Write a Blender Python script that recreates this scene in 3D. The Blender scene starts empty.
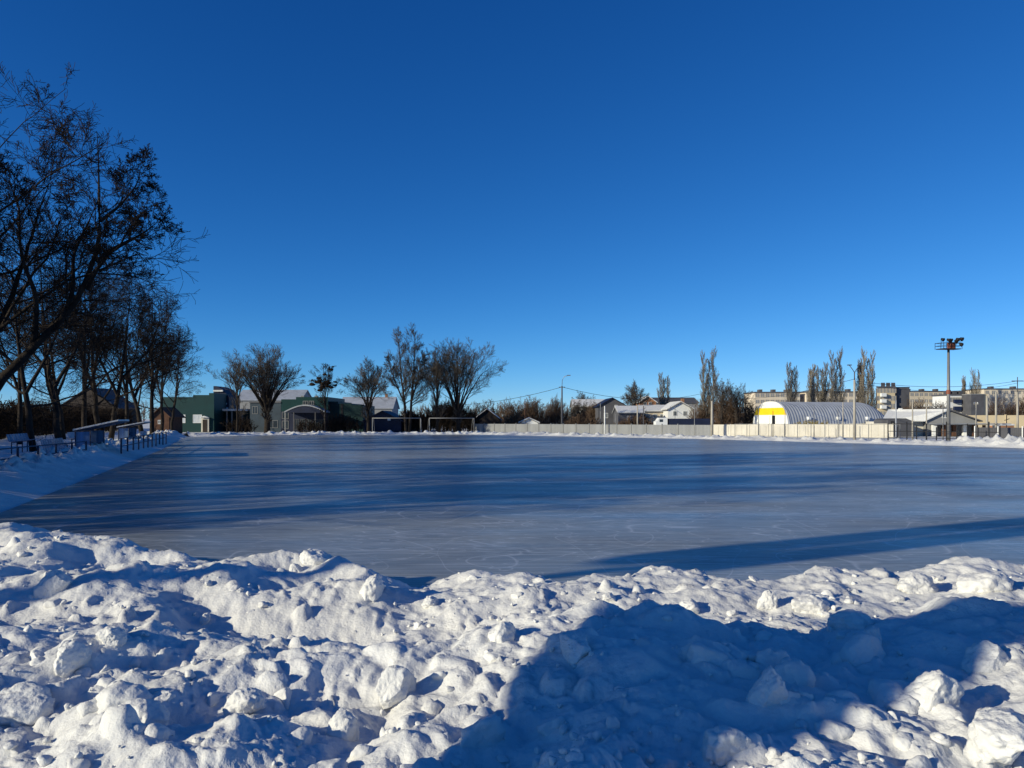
import bpy, math
import numpy as np
from mathutils import Vector, Matrix

SC = bpy.context.scene
COL = SC.collection
PI = math.pi
H = 2.3            # eye height above the ice (m)
F = 770.0          # focal length in pixels of the 1024 px wide picture
HY = 419.0         # picture row of the horizon
SUN_AZ, SUN_EL = math.radians(28), math.radians(17.5)
SX, SY = math.cos(SUN_AZ), math.sin(SUN_AZ)      # way the light travels over the ground


def X(px, d): return (px - 512.0) / F * d
def Z(py, d): return H + (HY - py) / F * d

# ------------------------------------------------------------------ noise
_rp = np.random.RandomState(7)
_perm = np.concatenate([_rp.permutation(512)] * 3)
_grad = _rp.normal(size=(512, 3)); _grad /= np.linalg.norm(_grad, axis=1)[:, None]


def perlin(x, y, z=0.0):
    x, y, z = np.broadcast_arrays(np.asarray(x, float), np.asarray(y, float), np.asarray(z, float))
    xi, yi, zi = np.floor(x).astype(int), np.floor(y).astype(int), np.floor(z).astype(int)
    xf, yf, zf = x - xi, y - yi, z - zi
    u, v, w = [t * t * t * (t * (t * 6 - 15) + 10) for t in (xf, yf, zf)]
    out = 0.0
    for a in (0, 1):
        wa = u if a else 1 - u
        for b in (0, 1):
            wb = v if b else 1 - v
            for c in (0, 1):
                wc = w if c else 1 - w
                h = _perm[_perm[_perm[(xi + a) & 511] + ((yi + b) & 511)] + ((zi + c) & 511)]
                g = _grad[h]
                out = out + wa * wb * wc * (g[..., 0] * (xf - a) + g[..., 1] * (yf - b) + g[..., 2] * (zf - c))
    return out * 1.5


def fbm(x, y, z=0.0, octs=4, gain=0.5, lac=2.07):
    s, a, f = 0.0, 1.0, 1.0
    for o in range(octs):
        s = s + a * perlin(x * f + 17.3 * o, y * f - 9.1 * o, np.asarray(z) * f + 3.7 * o)
        a *= gain; f *= lac
    return s


def sstep(a, b, x):
    t = np.clip((x - a) / (b - a), 0, 1)
    return t * t * (3 - 2 * t)

# ------------------------------------------------------------------ materials


def mat(name, col, rough=0.7, var=0.25, scale=2.0, bump=0.0, bscale=None, spec=0.3, metal=0.0, stretch=None, col2=None):
    m = bpy.data.materials.new(name); m.use_nodes = True
    nt = m.node_tree; N = nt.nodes; L = nt.links
    b = N['Principled BSDF']
    b.inputs['Roughness'].default_value = rough
    b.inputs['Metallic'].default_value = metal
    b.inputs['Specular IOR Level'].default_value = spec
    tc = N.new('ShaderNodeTexCoord')
    mp = N.new('ShaderNodeMapping'); L.new(tc.outputs['Object'], mp.inputs[0])
    if stretch: mp.inputs['Scale'].default_value = stretch
    nz = N.new('ShaderNodeTexNoise'); nz.inputs['Scale'].default_value = scale; nz.inputs['Detail'].default_value = 6
    L.new(mp.outputs[0], nz.inputs['Vector'])
    rp = N.new('ShaderNodeValToRGB')
    c2 = col2 or tuple(max(0, c * (1 + var)) for c in col)
    c1 = tuple(max(0, c * (1 - var)) for c in col) if col2 is None else col
    rp.color_ramp.elements[0].position = 0.3; rp.color_ramp.elements[1].position = 0.7
    rp.color_ramp.elements[0].color = (*c1, 1); rp.color_ramp.elements[1].color = (*c2, 1)
    L.new(nz.outputs['Fac'], rp.inputs[0]); L.new(rp.outputs[0], b.inputs['Base Color'])
    if bump:
        n2 = N.new('ShaderNodeTexNoise'); n2.inputs['Scale'].default_value = bscale or scale * 6; n2.inputs['Detail'].default_value = 5
        L.new(mp.outputs[0], n2.inputs['Vector'])
        bp = N.new('ShaderNodeBump'); bp.inputs['Strength'].default_value = 1.0; bp.inputs['Distance'].default_value = bump
        L.new(n2.outputs['Fac'], bp.inputs['Height']); L.new(bp.outputs[0], b.inputs['Normal'])
    return m


def snow_mat(name, fine=True):
    m = mat(name, (0.78, 0.78, 0.77), rough=0.65, var=0.0, scale=1.3, spec=0.25)
    nt = m.node_tree; N = nt.nodes; L = nt.links
    b = N['Principled BSDF']
    rp = [n for n in N if n.type == 'VALTORGB'][0]
    rp.color_ramp.elements[0].color = (0.64, 0.635, 0.62, 1); rp.color_ramp.elements[1].color = (0.74, 0.735, 0.715, 1)
    tc = [n for n in N if n.type == 'TEX_COORD'][0]
    prev = None
    for sc, dist in ((9.0, 0.02), (38.0, 0.008), (150.0, 0.002)) if fine else ((4.0, 0.05), (15.0, 0.02)):
        n = N.new('ShaderNodeTexNoise'); n.inputs['Scale'].default_value = sc; n.inputs['Detail'].default_value = 4
        L.new(tc.outputs['Object'], n.inputs['Vector'])
        bp = N.new('ShaderNodeBump'); bp.inputs['Distance'].default_value = dist; bp.inputs['Strength'].default_value = 0.8
        L.new(n.outputs['Fac'], bp.inputs['Height'])
        if prev: L.new(prev.outputs[0], bp.inputs['Normal'])
        prev = bp
    L.new(prev.outputs[0], b.inputs['Normal'])
    return m


def ice_mat():
    m = bpy.data.materials.new('rink_ice'); m.use_nodes = True
    nt = m.node_tree; N = nt.nodes; L = nt.links; b = N['Principled BSDF']
    tc = N.new('ShaderNodeTexCoord')

    def noise(scale, st, rotz, detail=5, dist=0.0):
        mp = N.new('ShaderNodeMapping'); mp.inputs['Scale'].default_value = st; mp.inputs['Rotation'].default_value = (0, 0, math.radians(rotz))
        L.new(tc.outputs['Object'], mp.inputs[0])
        n = N.new('ShaderNodeTexNoise'); n.inputs['Scale'].default_value = scale; n.inputs['Detail'].default_value = detail
        n.inputs['Distortion'].default_value = dist
        L.new(mp.outputs[0], n.inputs['Vector'])
        return n

    def ramp(src, p0, p1, c0, c1):
        r = N.new('ShaderNodeValToRGB'); e = r.color_ramp.elements
        e[0].position, e[1].position = p0, p1; e[0].color, e[1].color = (*c0, 1), (*c1, 1)
        L.new(src.outputs['Fac'], r.inputs[0]); return r

    def mix(fac, a, c, mode='MIX'):
        x = N.new('ShaderNodeMixRGB'); x.blend_type = mode
        if isinstance(fac, float): x.inputs[0].default_value = fac
        else: L.new(fac, x.inputs[0])
        L.new(a, x.inputs[1])
        if isinstance(c, tuple): x.inputs[2].default_value = (*c, 1)
        else: L.new(c, x.inputs[2])
        return x
    big = ramp(noise(0.10, (0.7, 1.3, 1), 8, 6, 0.6), 0.35, 0.68, (0.150, 0.165, 0.175), (0.285, 0.292, 0.268))
    mid = ramp(noise(0.8, (0.7, 1.25, 1), -10, 8, 0.8), 0.3, 0.75, (0.80, 0.82, 0.85), (1.1, 1.1, 1.1))
    c = mix(1.0, big.outputs[0], mid.outputs[0], 'MULTIPLY')
    # frosty scuffs and skate scratches
    fr = ramp(noise(5.0, (0.45, 1.6, 1), 8, 9, 1.2), 0.53, 0.70, (0, 0, 0), (1, 1, 1))
    frm = ramp(noise(0.35, (0.7, 1.3, 1), 0, 3), 0.40, 0.62, (0, 0, 0), (0.8, 0.8, 0.8))
    fm = mix(1.0, fr.outputs[0], frm.outputs[0], 'MULTIPLY')
    c = mix(fm.outputs[0], c.outputs[0], (0.50, 0.52, 0.55))
    for rz, sc in ((12, 9.0), (-24, 8.0), (48, 7.0)):
        s = ramp(noise(sc, (0.05, 2.2, 1), rz, 2, 0.25), 0.60, 0.635, (0, 0, 0), (0.28, 0.28, 0.28))
        c = mix(s.outputs[0], c.outputs[0], (0.55, 0.57, 0.60))
    for sc, st, rz, w_, am in ((0.55, (0.5, 1.1, 1), 20, .0055, .45), (0.9, (0.4, 1.3, 1), -25, .006, .40), (0.35, (1.2, 0.6, 1), 40, .004, .40), (1.6, (0.35, 1.2, 1), 5, .008, .35)):
        r = ramp(noise(sc, st, rz, 1, 0.6), 0.5 - w_, 0.5, (0, 0, 0), (am, am, am))      # thin skate lines
        e = r.color_ramp.elements.new(0.5 + w_); e.color = (0, 0, 0, 1)
        c = mix(r.outputs[0], c.outputs[0], (0.60, 0.62, 0.65))
    L.new(c.outputs[0], b.inputs['Base Color'])
    rr = ramp(noise(0.25, (0.5, 1.6, 1), 15, 6), 0.3, 0.7, (0.24, 0.24, 0.24), (0.42, 0.42, 0.42))
    L.new(rr.outputs[0], b.inputs['Roughness'])
    b.inputs['IOR'].default_value = 1.31
    b.inputs['Specular IOR Level'].default_value = 0.30
    bn = noise(3.0, (0.6, 1.4, 1), 0, 6)
    bp = N.new('ShaderNodeBump'); bp.inputs['Distance'].default_value = 0.008; bp.inputs['Strength'].default_value = 0.5
    L.new(bn.outputs['Fac'], bp.inputs['Height']); L.new(bp.outputs[0], b.inputs['Normal'])
    return m


M = dict(
    snow=snow_mat('snow_near'), snow_far=snow_mat('snow_far', False), ice=ice_mat(),
    bark=mat('dark_bark', (0.030, 0.024, 0.020), 0.9, 0.4, 3.0, 0.02, spec=0.1),
    twig=mat('dark_twig', (0.028, 0.021, 0.017), 0.9, 0.3, 1.0, spec=0.1),
    pod=mat('dry_cone', (0.026, 0.018, 0.013), 0.9, 0.4, 2.0, spec=0.1),
    bark2=mat('grey_bark', (0.070, 0.060, 0.050), 0.9, 0.3, 1.5, 0.02, spec=0.1),
    twig2=mat('grey_twig', (0.085, 0.072, 0.060), 0.9, 0.3, 0.6, spec=0.1),
    bark3=mat('poplar_bark', (0.23, 0.205, 0.17), 0.9, 0.3, 1.5, spec=0.1),
    twig3=mat('poplar_twig', (0.21, 0.18, 0.14), 0.9, 0.3, 0.6, spec=0.1),
    shrub=mat('brown_twig', (0.120, 0.080, 0.055), 0.95, 0.35, 0.5, spec=0.1),
    dry=mat('dry_grass', (0.32, 0.25, 0.08), 0.9, 0.3, 1.0, spec=0.1),
    hedge=mat('dark_hedge', (0.030, 0.022, 0.017), 0.95, 0.4, 1.0, spec=0.05),
    teal=mat('teal_cladding', (0.0006, 0.033, 0.034), 0.55, 0.15, 0.6),
    teal_dark=mat('dark_teal_cladding', (0.004, 0.026, 0.028), 0.6, 0.2, 0.6),
    greyblue=mat('grey_blue_render', (0.05, 0.07, 0.09), 0.8, 0.2, 0.5),
    navy=mat('navy_metal', (0.012, 0.018, 0.045), 0.6, 0.2, 0.8),
    white=mat('white_paint', (0.74, 0.74, 0.72), 0.6, 0.06, 0.8),
    yellow=mat('yellow_paint', (0.82, 0.55, 0.015), 0.5, 0.05, 0.8),
    cream=mat('cream_render', (0.55, 0.47, 0.35), 0.85, 0.12, 0.4),
    beige=mat('beige_panel', (0.62, 0.53, 0.41), 0.85, 0.14, 0.3),
    sandwall=mat('sand_wall', (0.58, 0.47, 0.30), 0.85, 0.12, 0.3),
    brick=mat('orange_brick', (0.34, 0.17, 0.09), 0.9, 0.25, 1.5),
    brownbrick=mat('brown_brick', (0.10, 0.05, 0.032), 0.9, 0.25, 1.5),
    grey=mat('grey_render', (0.24, 0.24, 0.24), 0.85, 0.15, 0.5),
    darkgrey=mat('dark_grey_render', (0.085, 0.085, 0.095), 0.85, 0.2, 0.5),
    darkwood=mat('dark_wood', (0.035, 0.026, 0.022), 0.85, 0.3, 1.0),
    sheet=mat('galvanised_sheet', (0.34, 0.36, 0.40), 0.55, 0.12, 0.7, spec=0.4),
    fence=mat('grey_fence_sheet', (0.27, 0.275, 0.28), 0.7, 0.15, 0.8, stretch=(1, 1, 0.2)),
    concrete=mat('white_concrete', (0.60, 0.56, 0.48), 0.85, 0.10, 0.8),
    pole=mat('concrete_pole', (0.36, 0.33, 0.28), 0.8, 0.2, 1.0),
    steel=mat('grey_steel', (0.20, 0.20, 0.20), 0.5, 0.15, 1.0, metal=0.3),
    black=mat('black_metal', (0.018, 0.018, 0.020), 0.6, 0.3, 1.0),
    blue=mat('blue_paint', (0.012, 0.022, 0.06), 0.5, 0.15, 1.0),
    seat=mat('pale_seat_plastic', (0.24, 0.27, 0.36), 0.4, 0.1, 1.5),
    panel=mat('blue_polycarbonate', (0.16, 0.25, 0.42), 0.3, 0.35, 1.2, stretch=(4, 4, 0.1)),
    glass=mat('dark_glass', (0.035, 0.045, 0.055), 0.15, 0.3, 0.6, spec=0.5),
    glass_pale=mat('blind_glass', (0.55, 0.58, 0.60), 0.3, 0.1, 0.6, spec=0.5),
    rubber=mat('tyre_rubber', (0.02, 0.02, 0.02), 0.9, 0.2, 2.0),
    red=mat('red_brown_metal', (0.22, 0.07, 0.04), 0.6, 0.2, 1.0),
)

# ------------------------------------------------------------------ objects and meshes


def link(o):
    COL.objects.link(o); return o


def tag(o, label=None, cat=None, group=None, kind=None):
    for k, v in (('label', label), ('category', cat), ('group', group), ('kind', kind)):
        if v: o[k] = v
    return o


def thing(name, label, cat, loc=(0, 0, 0), rz=0.0, group=None):
    o = link(bpy.data.objects.new(name, None)); o.location = loc; o.rotation_euler = (0, 0, rz)
    o.empty_display_size = 0.2
    return tag(o, label, cat, group)


def raw_mesh(name, V, faces, m, parent=None, smooth=False):
    """V (n,3); faces = list of int arrays (k, sides)"""
    me = bpy.data.meshes.new(name)
    V = np.ascontiguousarray(V, dtype=np.float32)
    me.vertices.add(len(V)); me.vertices.foreach_set('co', V.ravel())
    faces = [np.asarray(f, dtype=np.int32) for f in faces if len(f)]
    loops = np.concatenate([f.ravel() for f in faces])
    tot = np.concatenate([np.full(len(f), f.shape[1], dtype=np.int32) for f in faces])
    start = np.concatenate([[0], np.cumsum(tot)[:-1]]).astype(np.int32)
    me.loops.add(len(loops)); me.loops.foreach_set('vertex_index', loops)
    me.polygons.add(len(tot)); me.polygons.foreach_set('loop_start', start)
    me.polygons.foreach_set('loop_total', tot)
    me.polygons.foreach_set('use_smooth', np.full(len(tot), smooth, dtype=bool))
    me.update(calc_edges=True); me.validate()
    me.materials.append(m)
    o = link(bpy.data.objects.new(name, me))
    if parent: o.parent = parent
    return o


def copy_tree(o, parent=None):
    c = o.copy(); COL.objects.link(c)
    if parent: c.parent = parent
    for ch in list(o.children): copy_tree(ch, c)
    return c


class MB:
    def __init__(s): s.v = []; s.f = []; s.n = 0

    def add(s, vs, fs):
        s.v += [tuple(map(float, q)) for q in vs]; s.f += [tuple(i + s.n for i in q) for q in fs]; s.n += len(vs); return s

    def box(s, x0, x1, y0, y1, z0, z1):
        return s.add([(x0, y0, z0), (x1, y0, z0), (x1, y1, z0), (x0, y1, z0), (x0, y0, z1), (x1, y0, z1), (x1, y1, z1), (x0, y1, z1)],
                     [(3, 2, 1, 0), (4, 5, 6, 7), (0, 1, 5, 4), (1, 2, 6, 5), (2, 3, 7, 6), (3, 0, 4, 7)])

    def prism(s, prof, a, b, axis='y'):
        """closed profile extruded a..b: axis y -> profile is (x,z); axis x -> profile is (y,z); axis z -> (x,y)"""
        n = len(prof)
        P = {'y': lambda p, t: (p[0], t, p[1]), 'x': lambda p, t: (t, p[0], p[1]), 'z': lambda p, t: (p[0], p[1], t)}[axis]
        vs = [P(p, a) for p in prof] + [P(p, b) for p in prof]
        return s.add(vs, [tuple(range(n)), tuple(range(2 * n - 1, n - 1, -1))] + [(i, i + n, (i + 1) % n + n, (i + 1) % n) for i in range(n)])

    def tube(s, pts, r, k=8, r1=None):
        pts = [Vector(p) for p in pts]; n = len(pts); r1 = r if r1 is None else r1
        vs = []
        for i, p in enumerate(pts):
            t = (pts[min(i + 1, n - 1)] - pts[max(i - 1, 0)]).normalized()
            ref = Vector((0, 0, 1)) if abs(t.z) < 0.9 else Vector((1, 0, 0))
            u = t.cross(ref).normalized(); w = t.cross(u)
            rr = r + (r1 - r) * i / (n - 1)
            vs += [p + rr * (math.cos(2 * PI * j / k) * u + math.sin(2 * PI * j / k) * w) for j in range(k)]
        fs = [(i * k + j, i * k + (j + 1) % k, (i + 1) * k + (j + 1) % k, (i + 1) * k + j) for i in range(n - 1) for j in range(k)]
        fs += [tuple(range(k - 1, -1, -1)), tuple(range((n - 1) * k, n * k))]
        return s.add(vs, fs)

    def build(s, name, m, parent=None, smooth=False, loc=None, bevel=0.0):
        me = bpy.data.meshes.new(name); me.from_pydata(s.v, [], s.f); me.update()
        import bmesh
        bm = bmesh.new(); bm.from_mesh(me); bmesh.ops.recalc_face_normals(bm, faces=bm.faces)
        if bevel: bmesh.ops.bevel(bm, geom=list(bm.edges), offset=bevel, segments=2, affect='EDGES', profile=0.7)
        bm.to_mesh(me); bm.free()
        if smooth: me.polygons.foreach_set('use_smooth', [True] * len(me.polygons))
        me.materials.append(m)
        o = link(bpy.data.objects.new(name, me))
        if parent: o.parent = parent
        if loc: o.location = loc
        return o

# ------------------------------------------------------------------ world, sun, camera
w = bpy.data.worlds.new("World"); SC.world = w; w.use_nodes = True
nt = w.node_tree; bg = nt.nodes['Background']
sky = nt.nodes.new('ShaderNodeTexSky'); sky.sky_type = 'NISHITA'; sky.sun_disc = False
sky.sun_elevation = SUN_EL
sky.sun_rotation = math.atan2(-SX, -SY) % (2 * PI)
sky.altitude = 0; sky.air_density = 0.6; sky.dust_density = 0.0; sky.ozone_density = 2.0
sep = nt.nodes.new('ShaderNodeSeparateColor'); cmb = nt.nodes.new('ShaderNodeCombineColor')
nt.links.new(sky.outputs[0], sep.inputs[0])
for i, (k, p) in enumerate(((0.0165, 1.72), (0.0680, 1.13), (0.150, 0.90))):      # the colour response of the camera
    pw_ = nt.nodes.new('ShaderNodeMath'); pw_.operation = 'POWER'; pw_.inputs[1].default_value = p
    ml = nt.nodes.new('ShaderNodeMath'); ml.operation = 'MULTIPLY'; ml.inputs[1].default_value = 10 * k
    nt.links.new(sep.outputs[i], pw_.inputs[0]); nt.links.new(pw_.outputs[0], ml.inputs[0]); nt.links.new(ml.outputs[0], cmb.inputs[i])
nt.links.new(cmb.outputs[0], bg.inputs[0])
bg.inputs[1].default_value = 0.10

sl = bpy.data.lights.new('sun', 'SUN'); sl.energy = 5.0; sl.angle = math.radians(0.53); sl.color = (1.0, 0.925, 0.70)
so = link(bpy.data.objects.new('sun', sl))
so.rotation_euler = Vector((SX * math.cos(SUN_EL), SY * math.cos(SUN_EL), -math.sin(SUN_EL))).to_track_quat('-Z', 'Y').to_euler()

cam = bpy.data.cameras.new('camera'); cam.sensor_width = 36; cam.lens = 36 * F / 1024; cam.shift_y = (HY - 384) / 1024
cam.clip_start = 0.1; cam.clip_end = 8000
co = link(bpy.data.objects.new('camera', cam)); co.location = (0, 0, H); co.rotation_euler = (PI / 2, 0, 0)
SC.camera = co
SC.view_settings.view_transform = 'Standard'; SC.view_settings.look = 'None'
SC.view_settings.exposure = 0.0; SC.view_settings.gamma = 1.0
SC.cycles.max_bounces = 6; SC.cycles.diffuse_bounces = 3
SC.cycles.use_denoising = True

# ------------------------------------------------------------------ ground, ice
g = MB().add([(-4000, -2000, -0.06), (4000, -2000, -0.06), (4000, 6000, -0.06), (-4000, 6000, -0.06)], [(0, 1, 2, 3)]).build('snow_ground', M['snow_far'])
tag(g, kind='structure')
EDGE = [(80, 7.5), (0, 8.5), (-9, 12.5), (-12.2, 17.9), (-26, 57), (-41.5, 98), (-33, 111), (-6, 115), (22, 89), (41, 62), (85, 20)]
ice = MB().prism(EDGE, -0.05, 0.0, 'z').build('rink_ice', M['ice']); tag(ice, kind='structure')


def near_edge(x):          # where the foreground bank meets the ice
    return 10.3 + 0.48 * np.maximum(0, -x - 1.5) + 0.02 * np.maximum(0, x)


# ---- foreground snow bank: a fine fan of points, lumps of every size
NPHI, NRHO = 1150, 860
OX, OY = 0.0, -2.0
phi = np.linspace(math.radians(-80), math.radians(80), NPHI)
rho = np.exp(np.linspace(math.log(1.2), math.log(22), NRHO))
RHO, PHI = np.meshgrid(rho, phi, indexing='ij')
GX, GY = OX + RHO * np.sin(PHI), OY + RHO * np.cos(PHI)


def base_height(x, y):
    e = near_edge(x)
    wob = 0.5 * perlin(x * 0.45, y * 0.45, 2.0)
    crest = 5.0 + 0.35 * perlin(x * 0.5, 0.0, 5.5)
    # height of the near crest: higher to the middle and right
    hc = 0.80 + 0.22 * sstep(-0.8, 1.0, x) + 0.10 * sstep(2.5, 4.5, x) - 0.10 * sstep(-1.2, -2.6, x) + 0.1 * sstep(-3.0, -4.5, x)
    hc = hc - 0.20 * np.exp(-((x - 2.05) / .75) ** 2) + 0.06 * np.exp(-((x - 3.5) / .6) ** 2)
    near = hc + 0.10 * (y - crest) * (y < crest) * -0.4
    near = np.where(y < crest, hc - 0.05 * (crest - y), hc - 0.55 * sstep(0.0, 1.6, y - crest))
    back = 0.33 + 0.10 * sstep(-3.5, -7.0, x)
    t = sstep(crest + 0.9, crest + 2.0, y)
    z = near * (1 - t) + back * t
    z = z + 0.07 * sstep(2.2, 0.6, np.abs(y - (e - 1.2))) * t
    # big soft mounds
    nn = 0.7 + 0.3 * sstep(1.2, -0.6, x)
    z = z + 0.18 * nn * perlin(x * 0.62 + 3.1, y * 0.62, 1.0) + 0.16 * nn * perlin(x * 1.35, y * 1.35, 4.0)
    # hollows and heaps seen in the photograph
    for (cx, cy, rx, ry, a) in ((-5.0, 10.6, 1.2, .8, -.30), (-1.9, 7.6, 1.7, .55, -.26), (-3.4, 6.3, 1.4, .6, .16), (-2.9, 10.6, .8, .5, .10), (5.9, 9.9, .9, .7, .20), (-4.2, 8.6, 1.0, .5, .10), (2.2, 7.4, 1.6, .6, -.08), (-4.0, 11.2, 2.2, .9, .15)):
        z = z + a * np.exp(-((x - cx) / rx) ** 2 - ((y - cy) / ry) ** 2)
    # fall to the ice
    edge = e + 0.35 * perlin(x * 0.8, 3.3, 1.0) + 0.15 * perlin(x * 2.6, 1.3, 6.0)
    fall = sstep(0.25, -1.0, y - edge)
    z = z * fall - 0.12 * (1 - fall)
    # the trough right behind the camera goes down to a trodden path
    return z


rs = np.random.RandomState(11)
WX = GX + 0.10 * perlin(GX * 2.3, GY * 2.3, 0.5) + 0.035 * perlin(GX * 7, GY * 7, 1.5)
WY = GY + 0.10 * perlin(GX * 2.3, GY * 2.3, 7.5) + 0.035 * perlin(GX * 7, GY * 7, 8.5)
GZ = base_height(GX, GY)
# blocky heaped lumps
GZ = GZ + (0.05 + 0.09 * sstep(6.3, 5.2, GY)) * np.abs(fbm(WX * 1.5, WY * 1.5, 3.0, 3, .45)) + 0.03 * fbm(WX * 4.2, WY * 4.2, 8.0, 4, 0.55)


def lump(cx, cy, r, hgt, tilt, ang, flat):
    """raise a rounded, tilted, flat-cut block out of the height field"""
    global GZ
    dr = math.hypot(cx - OX, cy - OY); da = math.atan2(cx - OX, cy - OY)
    i0, i1 = np.searchsorted(rho, [dr - 1.6 * r - 0.15, dr + 1.6 * r + 0.15])
    wa = (1.6 * r + 0.15) / max(dr, 0.4)
    j0, j1 = np.searchsorted(phi, [da - wa, da + wa])
    if i1 - i0 < 2 or j1 - j0 < 2: return
    s = (slice(i0, i1), slice(j0, j1))
    dx, dy = WX[s] - cx, WY[s] - cy
    ca, sa = math.cos(ang), math.sin(ang)
    ex, ey = (dx * ca + dy * sa), (-dx * sa + dy * ca) * 1.35
    q = np.sqrt(ex * ex + ey * ey) / r
    dome = np.clip(1 - q ** 2.4, 0, 1) ** 0.62
    cut = flat + tilt * ex / r
    top = np.minimum(dome, np.clip(cut, 0.05, 2))
    ic, jc = min((i0 + i1) // 2, NRHO - 1), min((j0 + j1) // 2, NPHI - 1)
    b0 = GZ[ic, jc]
    k = (q < 1)
    cand = GZ[s] * 0.45 + b0 * 0.55 + hgt * top
    GZ[s] = np.where(k, np.maximum(GZ[s], cand), GZ[s])


for n, (rmin, rmax) in ((80, (0.18, 0.30)), (330, (0.08, 0.18)), (1500, (0.03, 0.08)), (4200, (0.012, 0.034))):
    for _ in range(n):
        u = rs.uniform(-0.95, 0.95); d = math.exp(rs.uniform(math.log(1.9), math.log(13.5)))
        x, y = u * d, d
        if y > near_edge(x) - 0.15: continue
        dens = float(perlin(x * 0.7, y * 0.7, 12.0))
        if rs.rand() > (0.55 + 1.1 * dens) * (1.0 if d > 5.8 or rmin > .15 else .55): continue
        r = rmin + (rmax - rmin) * rs.rand() ** 2
        if (d < 5.6 and r > .12) or (d > 6.2 and r > .15): continue
        lump(x, y, r, r * rs.uniform(0.40, 0.85) * (1.0 if r < .15 else .75), rs.uniform(-0.6, 0.6), rs.uniform(0, PI), rs.uniform(0.5, 1.1))
crust = sstep(-.25, .35, perlin(GX * 1.1, GY * 1.1, 21.0)) * 0.8 + 0.2
GZ = GZ + (0.014 * fbm(WX * 9, WY * 9, 2.0, 3, 0.55) + 0.020 * crust * (np.abs(fbm(WX * 13, WY * 13, 5.0, 3, 0.6)) - .2)) * (GZ > -0.05)
V = np.stack([GX, GY, GZ], -1).reshape(-1, 3)
idx = np.arange(NRHO * NPHI).reshape(NRHO, NPHI)
Q = np.stack([idx[:-1, :-1], idx[1:, :-1], idx[1:, 1:], idx[:-1, 1:]], -1).reshape(-1, 4)[:, ::-1]
fg = raw_mesh('snow_bank', V, [Q], M['snow'], smooth=True); tag(fg, kind='structure')


def field(x, y):
    i = np.clip(np.searchsorted(rho, math.hypot(x - OX, y - OY)), 0, NRHO - 1)
    j = np.clip(np.searchsorted(phi, math.atan2(x - OX, y - OY)), 0, NPHI - 1)
    return float(GZ[i, j])


def on_bank(px, py):
    u = (px - 512) / F
    for k in range(30):
        v = (py + 2 * k - HY) / F
        for d in np.arange(2.0, 13.5, 0.02):
            if field(u * d, d) >= max(0.12, H - v * d): return u * d, d
    return u * 10, 10.0


# ---- snow chunks
import bmesh


def chunk_arrays(seed, sub=4, blocky=0.5):
    bm = bmesh.new(); bmesh.ops.create_icosphere(bm, subdivisions=sub, radius=1.0)
    v = np.array([q.co[:] for q in bm.verts]); f = np.array([[q.index for q in p.verts] for p in bm.faces]); bm.free()
    r = np.random.RandomState(seed)
    for _ in range(int(5 + 6 * blocky)):                 # planar cuts
        nrm = r.normal(size=3); nrm /= np.linalg.norm(nrm); c = r.uniform(0.5, 0.92)
        dd = v @ nrm; k = dd > c
        v[k] -= nrm * ((dd[k] - c) * (0.55 + 0.4 * blocky))[:, None]
    o = seed * 3.17
    v = v * (1 + 0.20 * fbm(v[:, 0] * 1.1 + o, v[:, 1] * 1.1, v[:, 2] * 1.1, 3) + 0.07 * fbm(v[:, 0] * 4.5 + o, v[:, 1] * 4.5, v[:, 2] * 4.5, 3) + 0.03 * np.abs(fbm(v[:, 0] * 11 + o, v[:, 1] * 11, v[:, 2] * 11, 2)))[:, None]
    return v, f


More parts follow.
